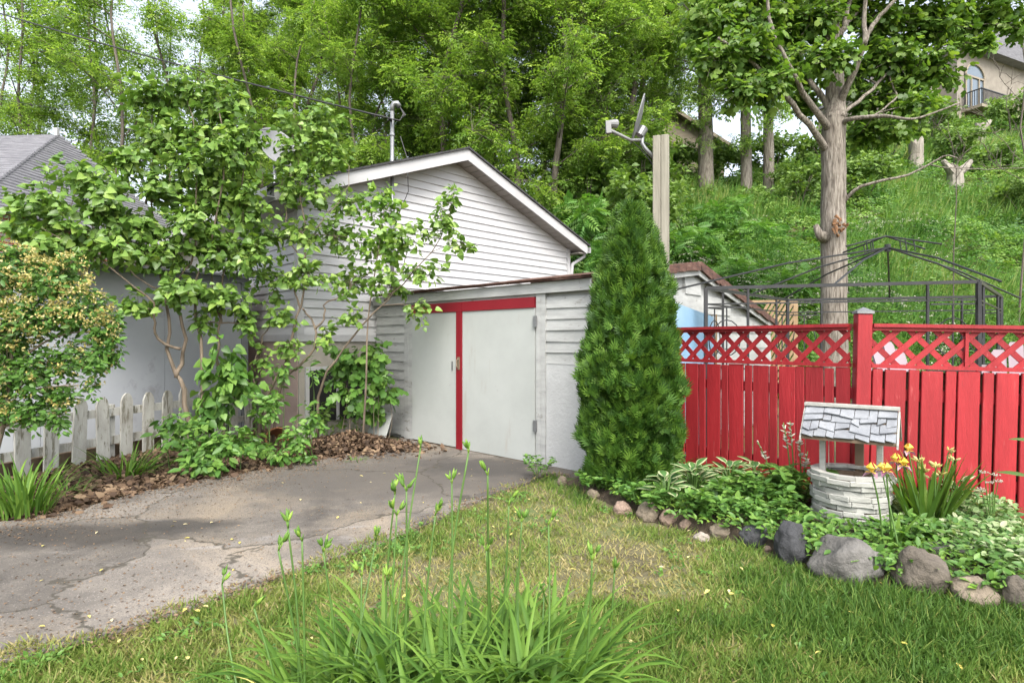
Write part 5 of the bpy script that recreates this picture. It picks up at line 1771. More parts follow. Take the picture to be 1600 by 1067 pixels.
# tall bare trunks at the crest
def crest_tree(x, ybase, d, wpx, label, seed):
    random.seed(seed)
    b_ = px(x, ybase, d)
    zf = min(b_.z - .6, hill(b_.x, b_.y) - .4)
    pl = Plant('crest_tree', label, 'tree', (b_.x, b_.y, zf), 'tall trunks along the hill crest')
    r0 = wpx * d / FPX / 2
    P1 = lambda xx, yy, dd=0.0: px(xx, yy, d + dd)
    pl.stem([Vector((b_.x, b_.y, zf)), P1(x, ybase), P1(x - 1, ybase - 90), P1(x - 3, ybase - 180), P1(x - 2, ybase - 280)], r0 * 1.15, r0 * .7, 16, 10, .05)
    pl.nodes = pl.nodes[5:]
    for k in range(15):
        xx, yy = x + random.uniform(-75, 75), random.uniform(-30, 165)
        pl.blob(P1(xx, yy, random.uniform(-2, 2)), pxr(38, 26, d), 11, 10, .42, droop=.4, limb=.05, spread=.25)
    # hanging sprays on the trunk
    for k in range(4):
        pl.blob(P1(x + random.uniform(-22, 22), random.uniform(120, ybase - 20), -.5), pxr(14, 16, d), 5, 8, .34, droop=.6, limb=.03, spread=.2)
    return pl.finish(T_FROND, M['leaf_wood'], M['bark'])
crest_tree(1103, 256, 22.5, 24, 'tall crest tree with a forked leafy trunk beside the tan gabled house', 81)
crest_tree(1166, 262, 22.0, 17, 'tall straight bare trunked crest tree, middle of the three', 82)
crest_tree(1201, 264, 22.0, 17, 'tall straight bare trunked crest tree beside the maple', 83)

def hill_hit(x, y):
    d = 11.5
    while d < 45:
        p = px(x, y, d)
        if hill(p.x, p.y) >= p.z:
            return d
        d += .1
    return None
# ------------------------------------------------------------------ hillside growth
random.seed(91)
def hz_arr(X, Y):
    return np.array([hill(a, b) for a, b in zip(X, Y)])
def hill_pts(n, xpx=(840, 1680), d=(11.8, 34)):
    x = rng.uniform(xpx[0], xpx[1], n)
    # density falls with distance so that the cover looks even from the garden
    u = rng.random(n)
    dd = d[0] * (d[1] / d[0]) ** u
    X = (x - 800) / FPX * dd
    return X, dd, hz_arr(X, dd)
N = 42000
X, Y, Z = hill_pts(N)
ok = Z > .02
X, Y, Z = X[ok], Y[ok], Z[ok]
N = len(X)
pn = np.array([mnoise.noise((a * .45, b * .45, 7)) for a, b in zip(X, Y)])
hgt = rng.random(N) * (.45 + .45 * np.clip(pn + .3, 0, 1))
P = np.stack([X, Y, Z + hgt], 1)
Fd = rdir(N, .15, .5)
Ud = rdir(N) * .5 + np.array([-.0, -.55, .9])
link('hillside_growth', mass_mesh('hillside_growth', *T_FROND, P, Fd, Ud, rng.uniform(.20, .40, N) * (.65 + Y / 40), np.clip(rng.random(N) * .75 + pn * .5, 0, 1)), M['leaf_hill'], kind='stuff')
N = 36000
X, Y, Z = hill_pts(N, (1000, 1680))
gm = np.array([mnoise.noise((a * .30 + 5, b * .30, 2)) for a, b in zip(X, Y)])
ok = (gm > -.02) & (Z > .02)
X, Y, Z, gm = X[ok], Y[ok], Z[ok], gm[ok]
N = len(X)
P = np.stack([X, Y, Z + .0], 1)
Fd = rdir(N) * .45 + np.array([0, -.1, 1.0])
sc = rng.uniform(.5, 1.05, N)
S3 = np.stack([rng.uniform(.018, .034, N) * (Y / 14), sc, sc], 1)
link('hillside_grass', mass_mesh('hillside_grass', *T_BLADE, P, Fd, rdir(N) * .6 + np.array([0, -1, 0]), S3, np.clip(rng.random(N) * .6 + gm * .55 + (Y > 19) * .18, 0, 1)), M['hillgrass'], kind='stuff')
# pale umbels scattered over the slope
N = 1500
X, Y, Z = hill_pts(N, (1050, 1500), (12, 19))
um = np.array([mnoise.noise((a * .5, b * .5, 12)) for a, b in zip(X, Y)])
ok = (um > .08) & (Z > .02)
X, Y, Z = X[ok], Y[ok], Z[ok]
P = np.repeat(np.stack([X, Y, Z + rng.uniform(.5, .95, len(X))], 1), 7, 0)
P = P + rng.normal(0, .045, P.shape) * np.array([1, 1, .3])
n = len(P)
link('white_umbels', mass_mesh('white_umbels', *T_SIMPLE, P, rdir(n, 0, .3), rdir(n) * .4 + np.array([0, -.4, 1]), rng.uniform(.03, .06, n), rng.random(n)), M['petal_w'], kind='stuff')

def bush(name, label, seed, mat, group, blobs, tmpl, size, lp=9, dens=1.0):
    random.seed(seed)
    pl = Plant(name, label, 'shrub', (0, 0, 0), group)
    for k in range(5):
        a = random.uniform(0, 6.28)
        pl.stem([(0, 0, -.2), (math.cos(a) * .15, math.sin(a) * .15, .5), (math.cos(a) * .5, math.sin(a) * .5, 1.1)], .025, .008, 6, 5)
    for _ in range(blobs):
        c = Vector((random.uniform(-.8, .8), random.uniform(-.7, .7), random.uniform(.3, 1.5)))
        pl.blob(c, (.45, .45, .36), int(12 * dens), lp, size, droop=.2, limb=.012, spread=.1)
    return pl.finish(tmpl, mat, M['bark_bg'], crown='foliage', trunk='stems')
GB_ = 'sumac bushes on the slope'
GD_ = 'dark bushes on the slope'
sb1 = bush('sumac_bush', 'bright green sumac bush with feathery fronds on the hillside', 101, M['leaf_sumac'], GB_, 9, T_FROND5, .42)
sb2 = bush('slope_bush', 'darker rounded leafy bush growing on the hillside', 102, M['leaf_wood_dark'], GD_, 10, T_SIMPLE, .15, 12, 1.6)
random.seed(103)
first = {id(sb1): True, id(sb2): True}
for (src, x, y_d, s, where) in [
        (sb1, 880, 14.0, 1.0, 'beside the right eave of the bungalow'), (sb1, 930, 13.2, .9, 'between bungalow eave and cedar top'), (sb1, 1075, 12.6, .8, 'behind the shed roof peak'), (sb1, 1130, 13.6, .9, 'behind the falling shed roof'),
        (sb1, 1010, 14.8, 1.1, 'behind the cedar top'), (sb1, 960, 16, 1.2, 'below the post dish'), (sb1, 1060, 17, 1.0, 'beside the timber post'), (sb1, 1110, 19, 1.0, 'below the forked crest trunk'), (sb1, 1190, 18, .9, 'below the straight crest trunks'),
        (sb1, 1235, 15, .8, 'beside the maple trunk'), (sb1, 1160, 15.5, .8, 'in the middle of the slope between post and maple'), (sb1, 900, 17.5, 1.3, 'behind the sumac at the bungalow eave'),
        (sb2, 990, 17.5, 1.5, 'just below the arm of the post dish'), (sb2, 920, 19, 1.7, 'in the wood edge above the bungalow eave'), (sb2, 860, 18, 1.6, 'in the wood edge at the gable slope'), (sb2, 1000, 20.5, 1.6, 'in the wood edge behind the timber post'),
        (sb2, 1250, 21, 1.2, 'between the crest trunks and the maple'), (sb2, 1350, 21, 1.3, 'right behind the maple trunk'), (sb2, 1385, 25, 1.5, 'behind the maple on the crest'), (sb2, 1300, 23, 1.5, 'hidden behind the maple fork'),
        (sb2, 1455, 28, 1.4, 'beside the chimney of the hilltop house'), (sb2, 1130, 24.5, 1.3, 'between forked and middle crest trunks'), (sb2, 1210, 25, 1.3, 'behind the two straight crest trunks'), (sb2, 1060, 24, 1.3, 'in front of the tan gabled house'),
        (sb2, 1560, 24, 1.1, 'under the balcony of the hilltop house'), (sb2, 1600, 20, 1.0, 'beside the thin bare sapling'), (sb2, 1500, 26, 1.2, 'below the hilltop house wall'), (sb2, 1580, 30, 1.4, 'against the hilltop house pillar')]:
    o = src if first[id(src)] else copy_tree(src)
    first[id(src)] = False
    o['label'] = ('feathery sumac bush ' if src is sb1 else 'dark rounded bush ') + where
    Xp = (x - 800) / FPX * y_d
    o.location = (Xp, y_d, hill(Xp, y_d) - .1)
    o.rotation_euler = (0, 0, random.uniform(0, 6.28))
    o.scale = (s, s, s * random.uniform(.85, 1.1))

# stumps, broken trunk and the bare sapling on the slope
def stump(x, y, d, wpx, hpx, label, prong=0, seed=0):
    random.seed(seed)
    d = hill_hit(x, y + 4) or d
    X = (x - 800) / FPX * d
    zb = px(x, y, d).z
    sc = d / FPX
    b_ = (X, d, zb)
    t_ = thing('tree_stump', label, 'stump', b_)
    m_ = MB()
    r_ = wpx * sc / 2
    m_.tube([(0, 0, min(-.6, hill(X, d) - zb - .2)), (0, 0, 0), (.03, 0, hpx * sc * .5), (.0, 0, hpx * sc)], [r_ * 1.2, r_ * 1.1, r_ * .95, r_ * .9], 14, jit=.12)
    for k in range(28, len(m_.v)):
        if k >= 42 and k < 56:
            m_.v[k].z += random.uniform(-.25, .22) * hpx * sc
    m_.build('trunk', M['stumpwood'], t_)
    for k in range(prong):
        sg = -1 if k % 2 else 1
        MB().tube([(0, 0, hpx * sc * .75), (sg * r_ * 1.2, -.1, hpx * sc * 1.0), (sg * r_ * 2.0, -.1, hpx * sc * 1.25)], [r_ * .7, r_ * .5, r_ * .3], 9, jit=.15).build('cut_limb', M['stumpwood'], t_)
stump(1431, 266, 20.0, 21, 46, 'pale grey broken tree stump standing on the hill beside the maple', 0, 1)
stump(1492, 305, 17.5, 22, 42, 'pale cut stump with two sawn limbs below the stone house', 2, 2)
stump(1531, 232, 25.0, 14, 34, 'pale slanted broken trunk under the balcony', 1, 3)
def bare(label, base, paths, seed):
    random.seed(seed)
    t_ = thing('bare_sapling', label, 'sapling', base)
    m_ = MB(base)
    for pts, r0, r1 in paths:
        pts = [pts[0]] + [Vector(p) + Vector((random.gauss(0, .09), random.gauss(0, .05), 0)) for p in pts[1:]]
        q, rr = rpt(pts, (r0 * .6, r1 * .6), 10)
        q = [q[0]] + [p + Vector((random.gauss(0, .03), 0, 0)) for p in q[1:]]
        m_.tube(q, rr, 5)
        for k in range(7):
            p = q[random.randint(3, 9)]
            e = p + Vector((random.gauss(0, .3), random.gauss(0, .2), random.uniform(.0, .45)))
            m_.tube([p, p.lerp(e, .5) + Vector((0, 0, .06)), e], [.008, .006, .003], 4)
    m_.build('branches', M['bark_bg'], t_)
B_ = lambda x, y, dd=0.0: px(x, y, 13.5 + dd)
hb = lambda x: Vector(((x - 800) / FPX * 13.5, 13.5, hill((x - 800) / FPX * 13.5, 13.5)))
bare('bare grey sapling with crooked twigs on the slope below the stumps', hb(1491), [([hb(1491), B_(1490, 300), B_(1489, 250), B_(1488, 190)], .028, .01), ([B_(1490, 262), B_(1500, 240), B_(1495, 215)], .012, .005), ([B_(1489, 262), B_(1530, 262), B_(1600, 256)], .014, .006), ([B_(1488, 225), B_(1460, 190), B_(1440, 165)], .012, .005)], 1)
bare('thin bare sapling in front of the stone house', hb(1590), [([hb(1590), B_(1592, 300), B_(1594, 200), B_(1596, 90), B_(1594, 0)], .045, .025), ([B_(1594, 250), B_(1560, 205), B_(1530, 180), B_(1500, 170)], .016, .005), ([B_(1593, 280), B_(1555, 255), B_(1520, 215)], .014, .005), ([B_(1594, 160), B_(1560, 110), B_(1545, 60)], .014, .005), ([B_(1594, 215), B_(1575, 160), B_(1570, 120)], .012, .005)], 2)

# ================================================================== garden plants
random.seed(111)
def noise2(x, y, s, o=0.0):
    return mnoise.noise((x * s + o, y * s, o))

# lawn grass, thinned and dried where the photograph shows bare straw patches
LAWN_R = [(p.x, p.y) for p in DRIVE_R]
bedpoly = bed
def dry(x, y):
    v = .55 * noise2(x, y, .9, 3.3) + .50 * noise2(x, y, 2.6, 8.1) + .42 * noise2(x, y, 7, 1.7) + .25 * noise2(x, y, 15, 2.7)
    def g(cx, cy, rx, ry):
        return math.exp(-(((x - cx) / rx) ** 2 + ((y - cy) / ry) ** 2))
    v += .0 + .6 * g(.55, 4.1, .8, .9) + .65 * g(.55, 3.1, .7, .35) + .4 * g(-.9, 3.0, .7, .35) + .35 * g(-1.9, 2.3, .7, .4)
    v -= .55 * g(1.9, 2.7, 1.1, .45) + .45 * g(.4, 2.75, .35, .2) + .3 * g(2.6, 2.6, .8, .4)
    return v
NB = 190000
y = 1.75 * (5.9 / 1.75) ** rng.random(NB)
x = rng.uniform(-1.0, 1.0, NB) * y
keep = np.zeros(NB, bool)
dr_ = np.zeros(NB)
gz_ = np.zeros(NB)
# quick polygon tests on a grid
cell = .03
cache = {}
for i in range(NB):
    k = (int(x[i] / cell), int(y[i] / cell))
    c = cache.get(k)
    if c is None:
        cx, cy = (k[0] + .5) * cell, (k[1] + .5) * cell
        jx, jy = cx + .12 * mnoise.noise((cx * 6, cy * 6, 0)) + .05, cy + .12 * mnoise.noise((cx * 6, cy * 6, 5)) - .05
        if inside(DRIVE_POLY, jx, jy) or inside(bedpoly, jx, jy) or cx < -1.05 * cy or cy > 5.55 or (cx < -1 and cy > 3.6):
            c = (False, 0, False)
        else:
            c = (True, dry(cx, cy), inside(DRIVE_POLY, cx, cy))
        cache[k] = c
    keep[i] = c[0]
    dr_[i] = c[1] + (.5 if c[2] else 0)
    gz_[i] = .006 if c[2] else -.012
thin = rng.random(NB) < np.clip(1.0 - .85 * np.clip(dr_, 0, 1), .22, 1)
keep &= thin
x, y, dr_, gz_ = x[keep], y[keep], dr_[keep], gz_[keep]
N = len(x)
P = np.stack([x, y, gz_], 1)
Fd = rdir(N) * np.array([1, 1, .4]) * (.75 + .5 * np.clip(dr_, 0, 1))[:, None] + np.array([0, 0, .8])
Ln = rng.uniform(.025, .075, N) * np.clip(1.1 - .7 * dr_, .4, 1.7)
S3 = np.stack([rng.uniform(.0045, .009, N), Ln, Ln], 1)
rn = np.clip(.16 + .30 * rng.random(N) + .62 * np.clip(dr_ + .05, -.4, .9) + (rng.random(N) < .10) * .4, 0, 1)
link('lawn_grass', mass_mesh('lawn_grass', *T_BLADE, P, Fd, rdir(N) + np.array([0, -.5, 0]), S3, rn), M['grass'], kind='stuff')

# small broad weeds along the driveway edge and in the lawn
ws = []
for _ in range(300):
    i = random.randint(0, len(DRIVE_R) - 2)
    p = DRIVE_R[i].lerp(DRIVE_R[i + 1], random.random()) + Vector((random.gauss(.12, .10), random.gauss(-.08, .10), 0))
    if noise2(p.x, p.y, 1.6, 4) > .08 and not inside(DRIVE_POLY, p.x, p.y):
        ws.append(p)
for _ in range(420):
    p = Vector((random.uniform(-1.5, 3.2), random.uniform(2.1, 5.2), 0))
    if noise2(p.x, p.y, 1.1, 14) > .1 and not inside(DRIVE_POLY, p.x, p.y) and not inside(bedpoly, p.x, p.y):
        ws.append(p)
Pw = np.repeat(np.array([tuple(p) for p in ws]), 9, 0) + rng.normal(0, .022, (len(ws) * 9, 3)) * np.array([1, 1, 0]) + np.array([0, 0, .018])
n = len(Pw)
link('lawn_weeds', mass_mesh('lawn_weeds', *T_OVAL, Pw, rdir(n, .25, .4), rdir(n) * .4 + np.array([0, -.2, 1]), rng.uniform(.014, .034, n), rng.random(n)), M['leaf_low'], kind='stuff')

# dead leaves: litter strip along the picket fence, heap by the shed, scattered leaves
pts = []
Lf = [gx(a, b) for a, b in ((0, 812), (110, 795), (250, 760), (360, 742), (450, 725), (540, 708), (620, 694))]
Lb = [PF0 - pd * .6] + [PF0 + pd * t for t in (.5, 1.2, 1.9, 2.6, 3.0)] + [gx(600, 684)]
for i in range(6):
    for _ in range(2100):
        u, v = random.random(), random.random() ** 1.1
        a = Lf[i].lerp(Lf[i + 1], u)
        b = Lb[i].lerp(Lb[i + 1], u)
        p = a.lerp(b, v * 1.05) - (b - a).normalized() * random.expovariate(14) * (1 if v < .2 else 0)
        pts.append((p.x, p.y, .012 + .05 * v * random.random()))
heap = gx(545, 706)
for _ in range(4200):
    a_, r_ = random.uniform(0, 6.28), abs(random.gauss(0, .36))
    p = heap + Vector((math.cos(a_) * r_ * 1.35, math.sin(a_) * r_ * .75 + .14, 0))
    h_ = .18 * math.exp(-(r_ / .38) ** 2)
    pts.append((p.x, p.y, .012 + h_ * (1 - random.random() ** 3 * .6)))
Pl = np.array(pts)
n = len(Pl)
link('leaf_litter', mass_mesh('leaf_litter', *T_HEART, Pl, rdir(n, 0, .35), rdir(n) * .75 + np.array([0, -.15, .8]), rng.uniform(.026, .075, n), rng.random(n) ** 1.3), M['litter'], kind='stuff')
pts = []
for _ in range(95):
    p = gx(random.uniform(60, 1500), random.uniform(740, 1050))
    if not inside(bedpoly, p.x, p.y) and -p.y < p.x < p.y:
        pts.append((p.x, p.y, .02 if inside(DRIVE_POLY, p.x, p.y) else .03))
Pl = np.array(pts)
n = len(Pl)
link('fallen_leaves', mass_mesh('fallen_leaves', *T_OVAL, Pl, rdir(n, 0, .12), rdir(n) * .25 + np.array([0, 0, 1]), rng.uniform(.018, .040, n), rng.random(n)), M['fallen'], kind='stuff')
# grit and seed husks on the asphalt
pts = []
for _ in range(5200):
    i = random.randint(0, 5)
    a = Lf[i].lerp(Lf[i + 1], random.random())
    p = a + Vector((random.expovariate(3.2) * .8, -random.expovariate(3.2), 0))
    pts.append((p.x, p.y, .016))
for _ in range(2500):
    p = gx(random.uniform(0, 850), random.uniform(720, 1000))
    if inside(DRIVE_POLY, p.x, p.y):
        pts.append((p.x, p.y, .016))
Pl = np.array(pts)
n = len(Pl)
link('driveway_grit', mass_mesh('driveway_grit', *T_SIMPLE, Pl, rdir(n, 0, .15), rdir(n) * .5 + np.array([0, 0, 1]), rng.uniform(.006, .02, n), np.clip(rng.random(n) * .6 + .4, 0, 1)), M['litter'], kind='stuff')

# crumbled soil and straw over the asphalt edge
pts = []
for _ in range(1500):
    i = random.randint(0, len(DRIVE_R) - 2)
    p = DRIVE_R[i].lerp(DRIVE_R[i + 1], random.random()) + Vector((random.gauss(0, .06), random.gauss(0, .05), 0))
    pts.append((p.x, p.y, .017))
Pl = np.array(pts)
n = len(Pl)
link('edge_crumbs', mass_mesh('edge_crumbs', *T_SIMPLE, Pl, rdir(n, 0, .25), rdir(n) * .6 + np.array([0, 0, 1]), rng.uniform(.008, .026, n), np.clip(rng.random(n) * .6 + .4, 0, 1)), M['litter'], kind='stuff')

# strap leaved clumps at the left edge
def strap_clump(name, label, cat, base, n, L, wd, mat, lean=(.05, .5), droop=(.6, 1.8), spread=.08, group=None, part='foliage', az=None):
    t_ = thing(name, label, cat, base, 0, group)
    m_ = MB()
    for _ in range(n):
        a = random.uniform(0, 6.283) if az is None else random.gauss(az, .8)
        r_ = random.random() ** .5 * spread
        strap(m_, (math.cos(a) * r_, math.sin(a) * r_, 0), a + random.gauss(0, .3), L * random.uniform(.6, 1.1), wd * random.uniform(.7, 1.2), random.uniform(*lean), random.uniform(*droop), 7)
    m_.build(part, mat, t_, smooth=True)
    return t_
strap_clump('daylily_plant', 'clump of arching daylily leaves at the end of the picket fence', 'plant', gx(38, 806), 110, .46, .022, M['leaf_strap'], spread=.16)
strap_clump('daylily_plant', 'low sprawling strap leaves below the middle pickets', 'plant', gx(195, 745), 80, .42, .018, M['leaf_strap'], lean=(.5, 1.0), droop=(.5, 1.4), spread=.20)
strap_clump('grass_tuft', 'small grass tuft between the two strap leaved clumps', 'plant', gx(105, 775), 40, .22, .008, M['leaf_strap'], lean=(.3, 1.0), spread=.12)
strap_clump('grass_tuft', 'small weed tuft on the asphalt edge by the leaf heap', 'plant', gx(555, 722), 46, .10, .008, M['leaf_strap'], lean=(.5, 1.3), spread=.10)

# ------------------------------------------------------------------ foreground daylilies with budding stalks
random.seed(121)
CL = [(-.55, 1.76), (-.40, 1.92), (-.22, 1.82), (-.08, 1.98), (.06, 1.82), (.17, 1.92), (-.22, 1.64), (.02, 1.62)]
stalks = [(347, 912), (435, 860), (450, 825), (472, 845), (505, 862), (587, 845), (617, 772), (635, 767), (620, 805), (657, 700), (680, 805), (706, 755), (732, 707), (762, 742), (795, 790),
          (815, 815), (857, 820), (925, 875), (960, 895), (607, 907), (397, 950), (850, 925), (565, 900), (760, 860)]
lab = ['daylily clump with budding stalks at the left end of the foreground row', 'daylily clump between the end clump and the tallest stalk', 'daylily clump right under the tallest budding stalks',
       'daylily clump behind the tallest stalks, nearest the driveway doors', 'daylily clump right of the tallest stalks', 'daylily clump at the right end of the foreground row',
       'front daylily clump with broad arching leaves left of centre', 'front daylily clump with broad arching leaves right of centre']
cl_ = []
for (cx, cy), lb in zip(CL, lab):
    t_ = thing('daylily_plant', 'green ' + lb if len(lb.split()) < 13 else lb, 'plant', (cx, cy, 0), 0, 'foreground daylilies')
    m_ = MB()
    for _ in range(105):
        a = random.uniform(0, 6.283)
        r_ = random.random() ** .5 * .13
        strap(m_, (math.cos(a) * r_, math.sin(a) * r_, 0), a + random.gauss(0, .5), random.uniform(.34, .58), random.uniform(.016, .030), random.uniform(.02, .42), random.uniform(1.1, 2.8), 9, .35)
    m_.build('foliage', M['leaf_strap'], t_, smooth=True)
    m_ = MB()
    for _ in range(16):
        a = random.uniform(0, 6.283)
        strap(m_, (math.cos(a) * .08, math.sin(a) * .08, 0), a, random.uniform(.2, .42), random.uniform(.010, .02), random.uniform(.5, 1.1), random.uniform(.8, 2.0), 7, .5)
    m_.build('dead_leaves', M['fallen'], t_, smooth=True)
    cl_.append((t_, Vector((cx, cy, 0))))
def bud(m_, p, d, L, r_):
    p, d = Vector(p), Vector(d).normalized()
    m_.tube([p, p + d * L * .25, p + d * L * .6, p + d * L], [r_ * .5, r_, r_ * .85, r_ * .15], 6)
for (sx, sy) in stalks:
    # nearest clump by image column
    d0 = random.uniform(1.72, 2.08)
    top = px(sx, sy, d0)
    t_, c = min(cl_, key=lambda q: abs(q[1].x + .05 * random.random() - top.x) + .4 * abs(q[1].y - d0))
    base = Vector((c.x + random.gauss(0, .05), c.y + random.gauss(0, .05), 0))
    base.x = base.x * .45 + top.x * .55
    m_ = MB(c)
    mid = base.lerp(top, .55) + Vector((random.gauss(0, .012), random.gauss(0, .012), 0))
    q, rr = rpt([base, mid, top], (.0055, .003), 8)
    m_.tube(q, rr, 6)
    so_ = m_.build('flower_stalk', M['stem'], t_, smooth=True)
    bm_ = MB(c)
    nb = random.choice((2, 2, 3))
    for k in range(nb):
        a = random.uniform(0, 6.28)
        dv = Vector((math.cos(a) * .55, math.sin(a) * .35, 1))
        j = top + dv * random.uniform(.012, .03)
        bm_.tube([top, j], [.0026, .002], 5)
        for _ in range(random.choice((2, 3, 3))):
            bud(bm_, j, dv + Vector((random.gauss(0, .35), random.gauss(0, .35), 0)), random.uniform(.022, .042), random.uniform(.0042, .0068))
    bm_.tube([top, top + Vector((.004, 0, .022))], [.003, .001], 5)
    lw = base.lerp(top, .62)
    br_ = MB(c)
    strap(br_, lw, random.uniform(0, 6.28), random.uniform(.04, .08), .007, .4, .4, 3)
    br_.build('bract', M['leaf_strap'], so_)
    bm_.build('buds', M['leaf_lime'], so_, smooth=True)

# ------------------------------------------------------------------ flower bed plants
random.seed(131)
def in_bed(p):
    return inside(bed, p.x, p.y)
# low green cover
WELL_C = (W0.x, W0.y)
def cover(name, poly_px, n, size, mat, hmax, tm=T_OVAL, z0=BED_Z):
    pts = []
    xs = [q.x for q in BED_FRONT + BED_BACK]
    while len(pts) < n:
        p = Vector((random.uniform(.8, 3.75), random.uniform(2.7, 5.6), 0))
        if not in_bed(p) or math.hypot(p.x - WELL_C[0], p.y - WELL_C[1]) < .29 or math.hypot(p.x - CB.x, p.y - CB.y) < .35:
            continue
        if not poly_px(p):
            continue
        hm_ = hmax * (.55 + .45 * noise2(p.x, p.y, 2.4, 6))
        pts.append((p.x, p.y, z0 + hm_ * random.random() ** .8))
    P = np.array(pts)
    n = len(P)
    link(name, mass_mesh(name, *tm, P, rdir(n, .1, .4), rdir(n) * .45 + np.array([0, -.3, 1]), rng.uniform(.6, 1.2, n) * size, rng.random(n)), mat, kind='stuff')
cover('ground_cover', lambda p: p.x < 2.75 + .1 * random.random(), 4200, .055, M['leaf_low'], .17)
cover('variegated_cover', lambda p: p.x > 2.45 + .35 * random.random(), 4200, .055, M['leaf_varieg'], .20)
cover('bed_edge_cover', lambda p: p.x < 3.4 and random.random() < (1 if p.y < 4.6 - .55 * (p.x - 1) else .12), 1800, .045, M['leaf_lime'], .07)

# variegated hostas
HM = ([], [])
def hosta_leaf(gm, cm, base, az, L, wd, lean, droop):
    n = 7
    h = Vector((math.cos(az), math.sin(az), 0))
    s = Vector((-math.sin(az), math.cos(az), 0))
    p = Vector(base)
    th = lean
    # petiole
    rows_ = []
    for i in range(n + 1):
        t = i / n
        w_ = wd * .5 * (math.sin(math.pi * min(1, t * .93 + .05)) ** .8) * (1.15 - .35 * t)
        d = h * math.sin(th) + Vector((0, 0, 1)) * math.cos(th)
        nn = d.cross(s)
        rows_.append((p.copy(), w_, nn))
        p = p + d * (L / n)
        th += droop / n
    vs, fs, ve, fe = [], [], [], []
    for i, (q, w_, nn) in enumerate(rows_):
        up = -nn * (w_ * .30)
        vs += [q - s * w_ * .62 + up * .62, q, q + s * w_ * .62 + up * .62]
        ve += [q - s * w_ + up * .9, q - s * w_ * .62 + up * .62, q + s * w_ * .62 + up * .62, q + s * w_ + up * .9]
        if i:
            b = (i - 1) * 3
            fs += [(b, b + 1, b + 4, b + 3), (b + 1, b + 2, b + 5, b + 4)]
            e = (i - 1) * 4
            fe += [(e, e + 1, e + 5, e + 4), (e + 2, e + 3, e + 7, e + 6)]
    gm.add(vs, fs)
    cm.add(ve, fe)
def hosta(x, y, n, L, label, wd=.075):
    b_ = gx(x, y, BED_Z)
    t_ = thing('hosta_plant', label, 'plant', b_, 0, 'variegated hostas')
    gm, cm, pm_ = MB(), MB(), MB()
    for k in range(n):
        az_ = 2 * math.pi * k / n * 2.4 + random.gauss(0, .3)
        e = random.uniform(.25, 1.0)
        r_ = L * .55 * e
        top = Vector((math.cos(az_) * r_ * .8, math.sin(az_) * r_ * .8, .10 + .16 * (1 - e) + random.uniform(0, .05)))
        pm_.tube([(0, 0, -.02), top * .6 + Vector((0, 0, .03)), top], [.006, .005, .004], 5)
        hosta_leaf(gm, cm, top, az_, L * random.uniform(.7, 1.1) * .62, wd * random.uniform(.8, 1.15), .65 + .5 * e, .9 + random.uniform(0, .5))
    pm_.build('leaf_stalks', M['stem'], t_)
    gm.build('leaf_blades', M['leaf_hosta'], t_, smooth=True)
    cm.build('leaf_margins', M['leaf_cream'], t_, smooth=True)
hosta(1085, 780, 26, .28, 'cream edged hosta beside the cedar foot')
hosta(1140, 772, 22, .24, 'cream edged hosta farther from the cedar, against the red fence')
hosta(1040, 792, 16, .24, 'cream edged hosta spilling over the tan border stones')
hosta(1180, 770, 12, .20, 'small hosta by the pale iris stalks')
hosta(1500, 800, 14, .18, 'small hosta in the variegated cover behind the irises', .06)

# leafy perennials between hostas and well
def perennial(x, y, n, hgt, lsize, label, mat='leaf_low', tm=T_OVAL, name='leafy_perennial', z=BED_Z, group=None):
    b_ = gx(x, y, z)
    pl = Plant(name, label, 'plant', b_, group)
    for k in range(n):
        a, r_ = random.uniform(0, 6.28), random.uniform(0, .10)
        b2_ = b_ + Vector((math.cos(a) * r_, math.sin(a) * r_, 0))
        e = b2_ + Vector((math.cos(a) * .10 + random.gauss(0, .03), math.sin(a) * .10, hgt * random.uniform(.55, 1.0)))
        q = pl.stem([b2_, b2_.lerp(e, .5) + Vector((0, 0, .02)), e], .004, .002, 7, 5)
        for i, p in enumerate(q[2:]):
            for s_ in range(3):
                d = rdir(1)[0]
                pl.P.append(tuple(p))
                pl.F.append(np.array([d[0], d[1], .15 + d[2] * .2]))
                pl.U.append(np.array([random.gauss(0, .3), random.gauss(-.2, .3), 1.0]))
                pl.S.append(lsize * random.uniform(.7, 1.2))
    return pl.finish(tm, M[mat], M['stem'], crown='foliage', trunk='stems')
perennial(1150, 800, 15, .24, .075, 'bushy green perennial in the middle of the bed')
perennial(1205, 795, 15, .26, .080, 'bushy green perennial beside the well on its hosta side')
perennial(1110, 806, 14, .20, .07, 'low bushy perennial above the salmon stones')
perennial(1245, 790, 12, .30, .095, 'broad leaved perennial touching the side of the well')
perennial(1190, 815, 12, .16, .06, 'low bushy perennial above the oval dark rock')
perennial(1420, 842, 12, .13, .06, 'low bushy perennial between the well and the big boulders')
perennial(925, 760, 10, .12, .06, 'low greenery at the cedar foot on the shed side')
perennial(1012, 790, 8, .14, .07, 'low greenery under the cedar beside the hostas')
perennial(845, 742, 7, .16, .05, 'weed growing at the shed corner post')
# small red leaved shoot at the shed corner
# bigger leaf entering at the right edge
b_ = gx(1625, 850, BED_Z)
rt = thing('broad_leaf_plant', 'broad pale green leaf of a plant leaning in against the right run of the fence', 'plant', b_)
gm = MB()
m_ = MB()
for (tx, ty) in ((1606, 742), (1625, 690)):
    e = px(tx, ty, b_.y - .05) - b_
    m_.tube([(0, 0, 0), e * .5 + Vector((.03, 0, .04)), e], [.006, .005, .004], 5)
    gm = MB()
    hosta_leaf(gm, MB(), e, math.pi * .95, .17, .17, 1.2, .7)
    gm.build('leaf_blade', M['leaf_hosta'], rt, smooth=True)
m_.build('stalks', M['stem'], rt)

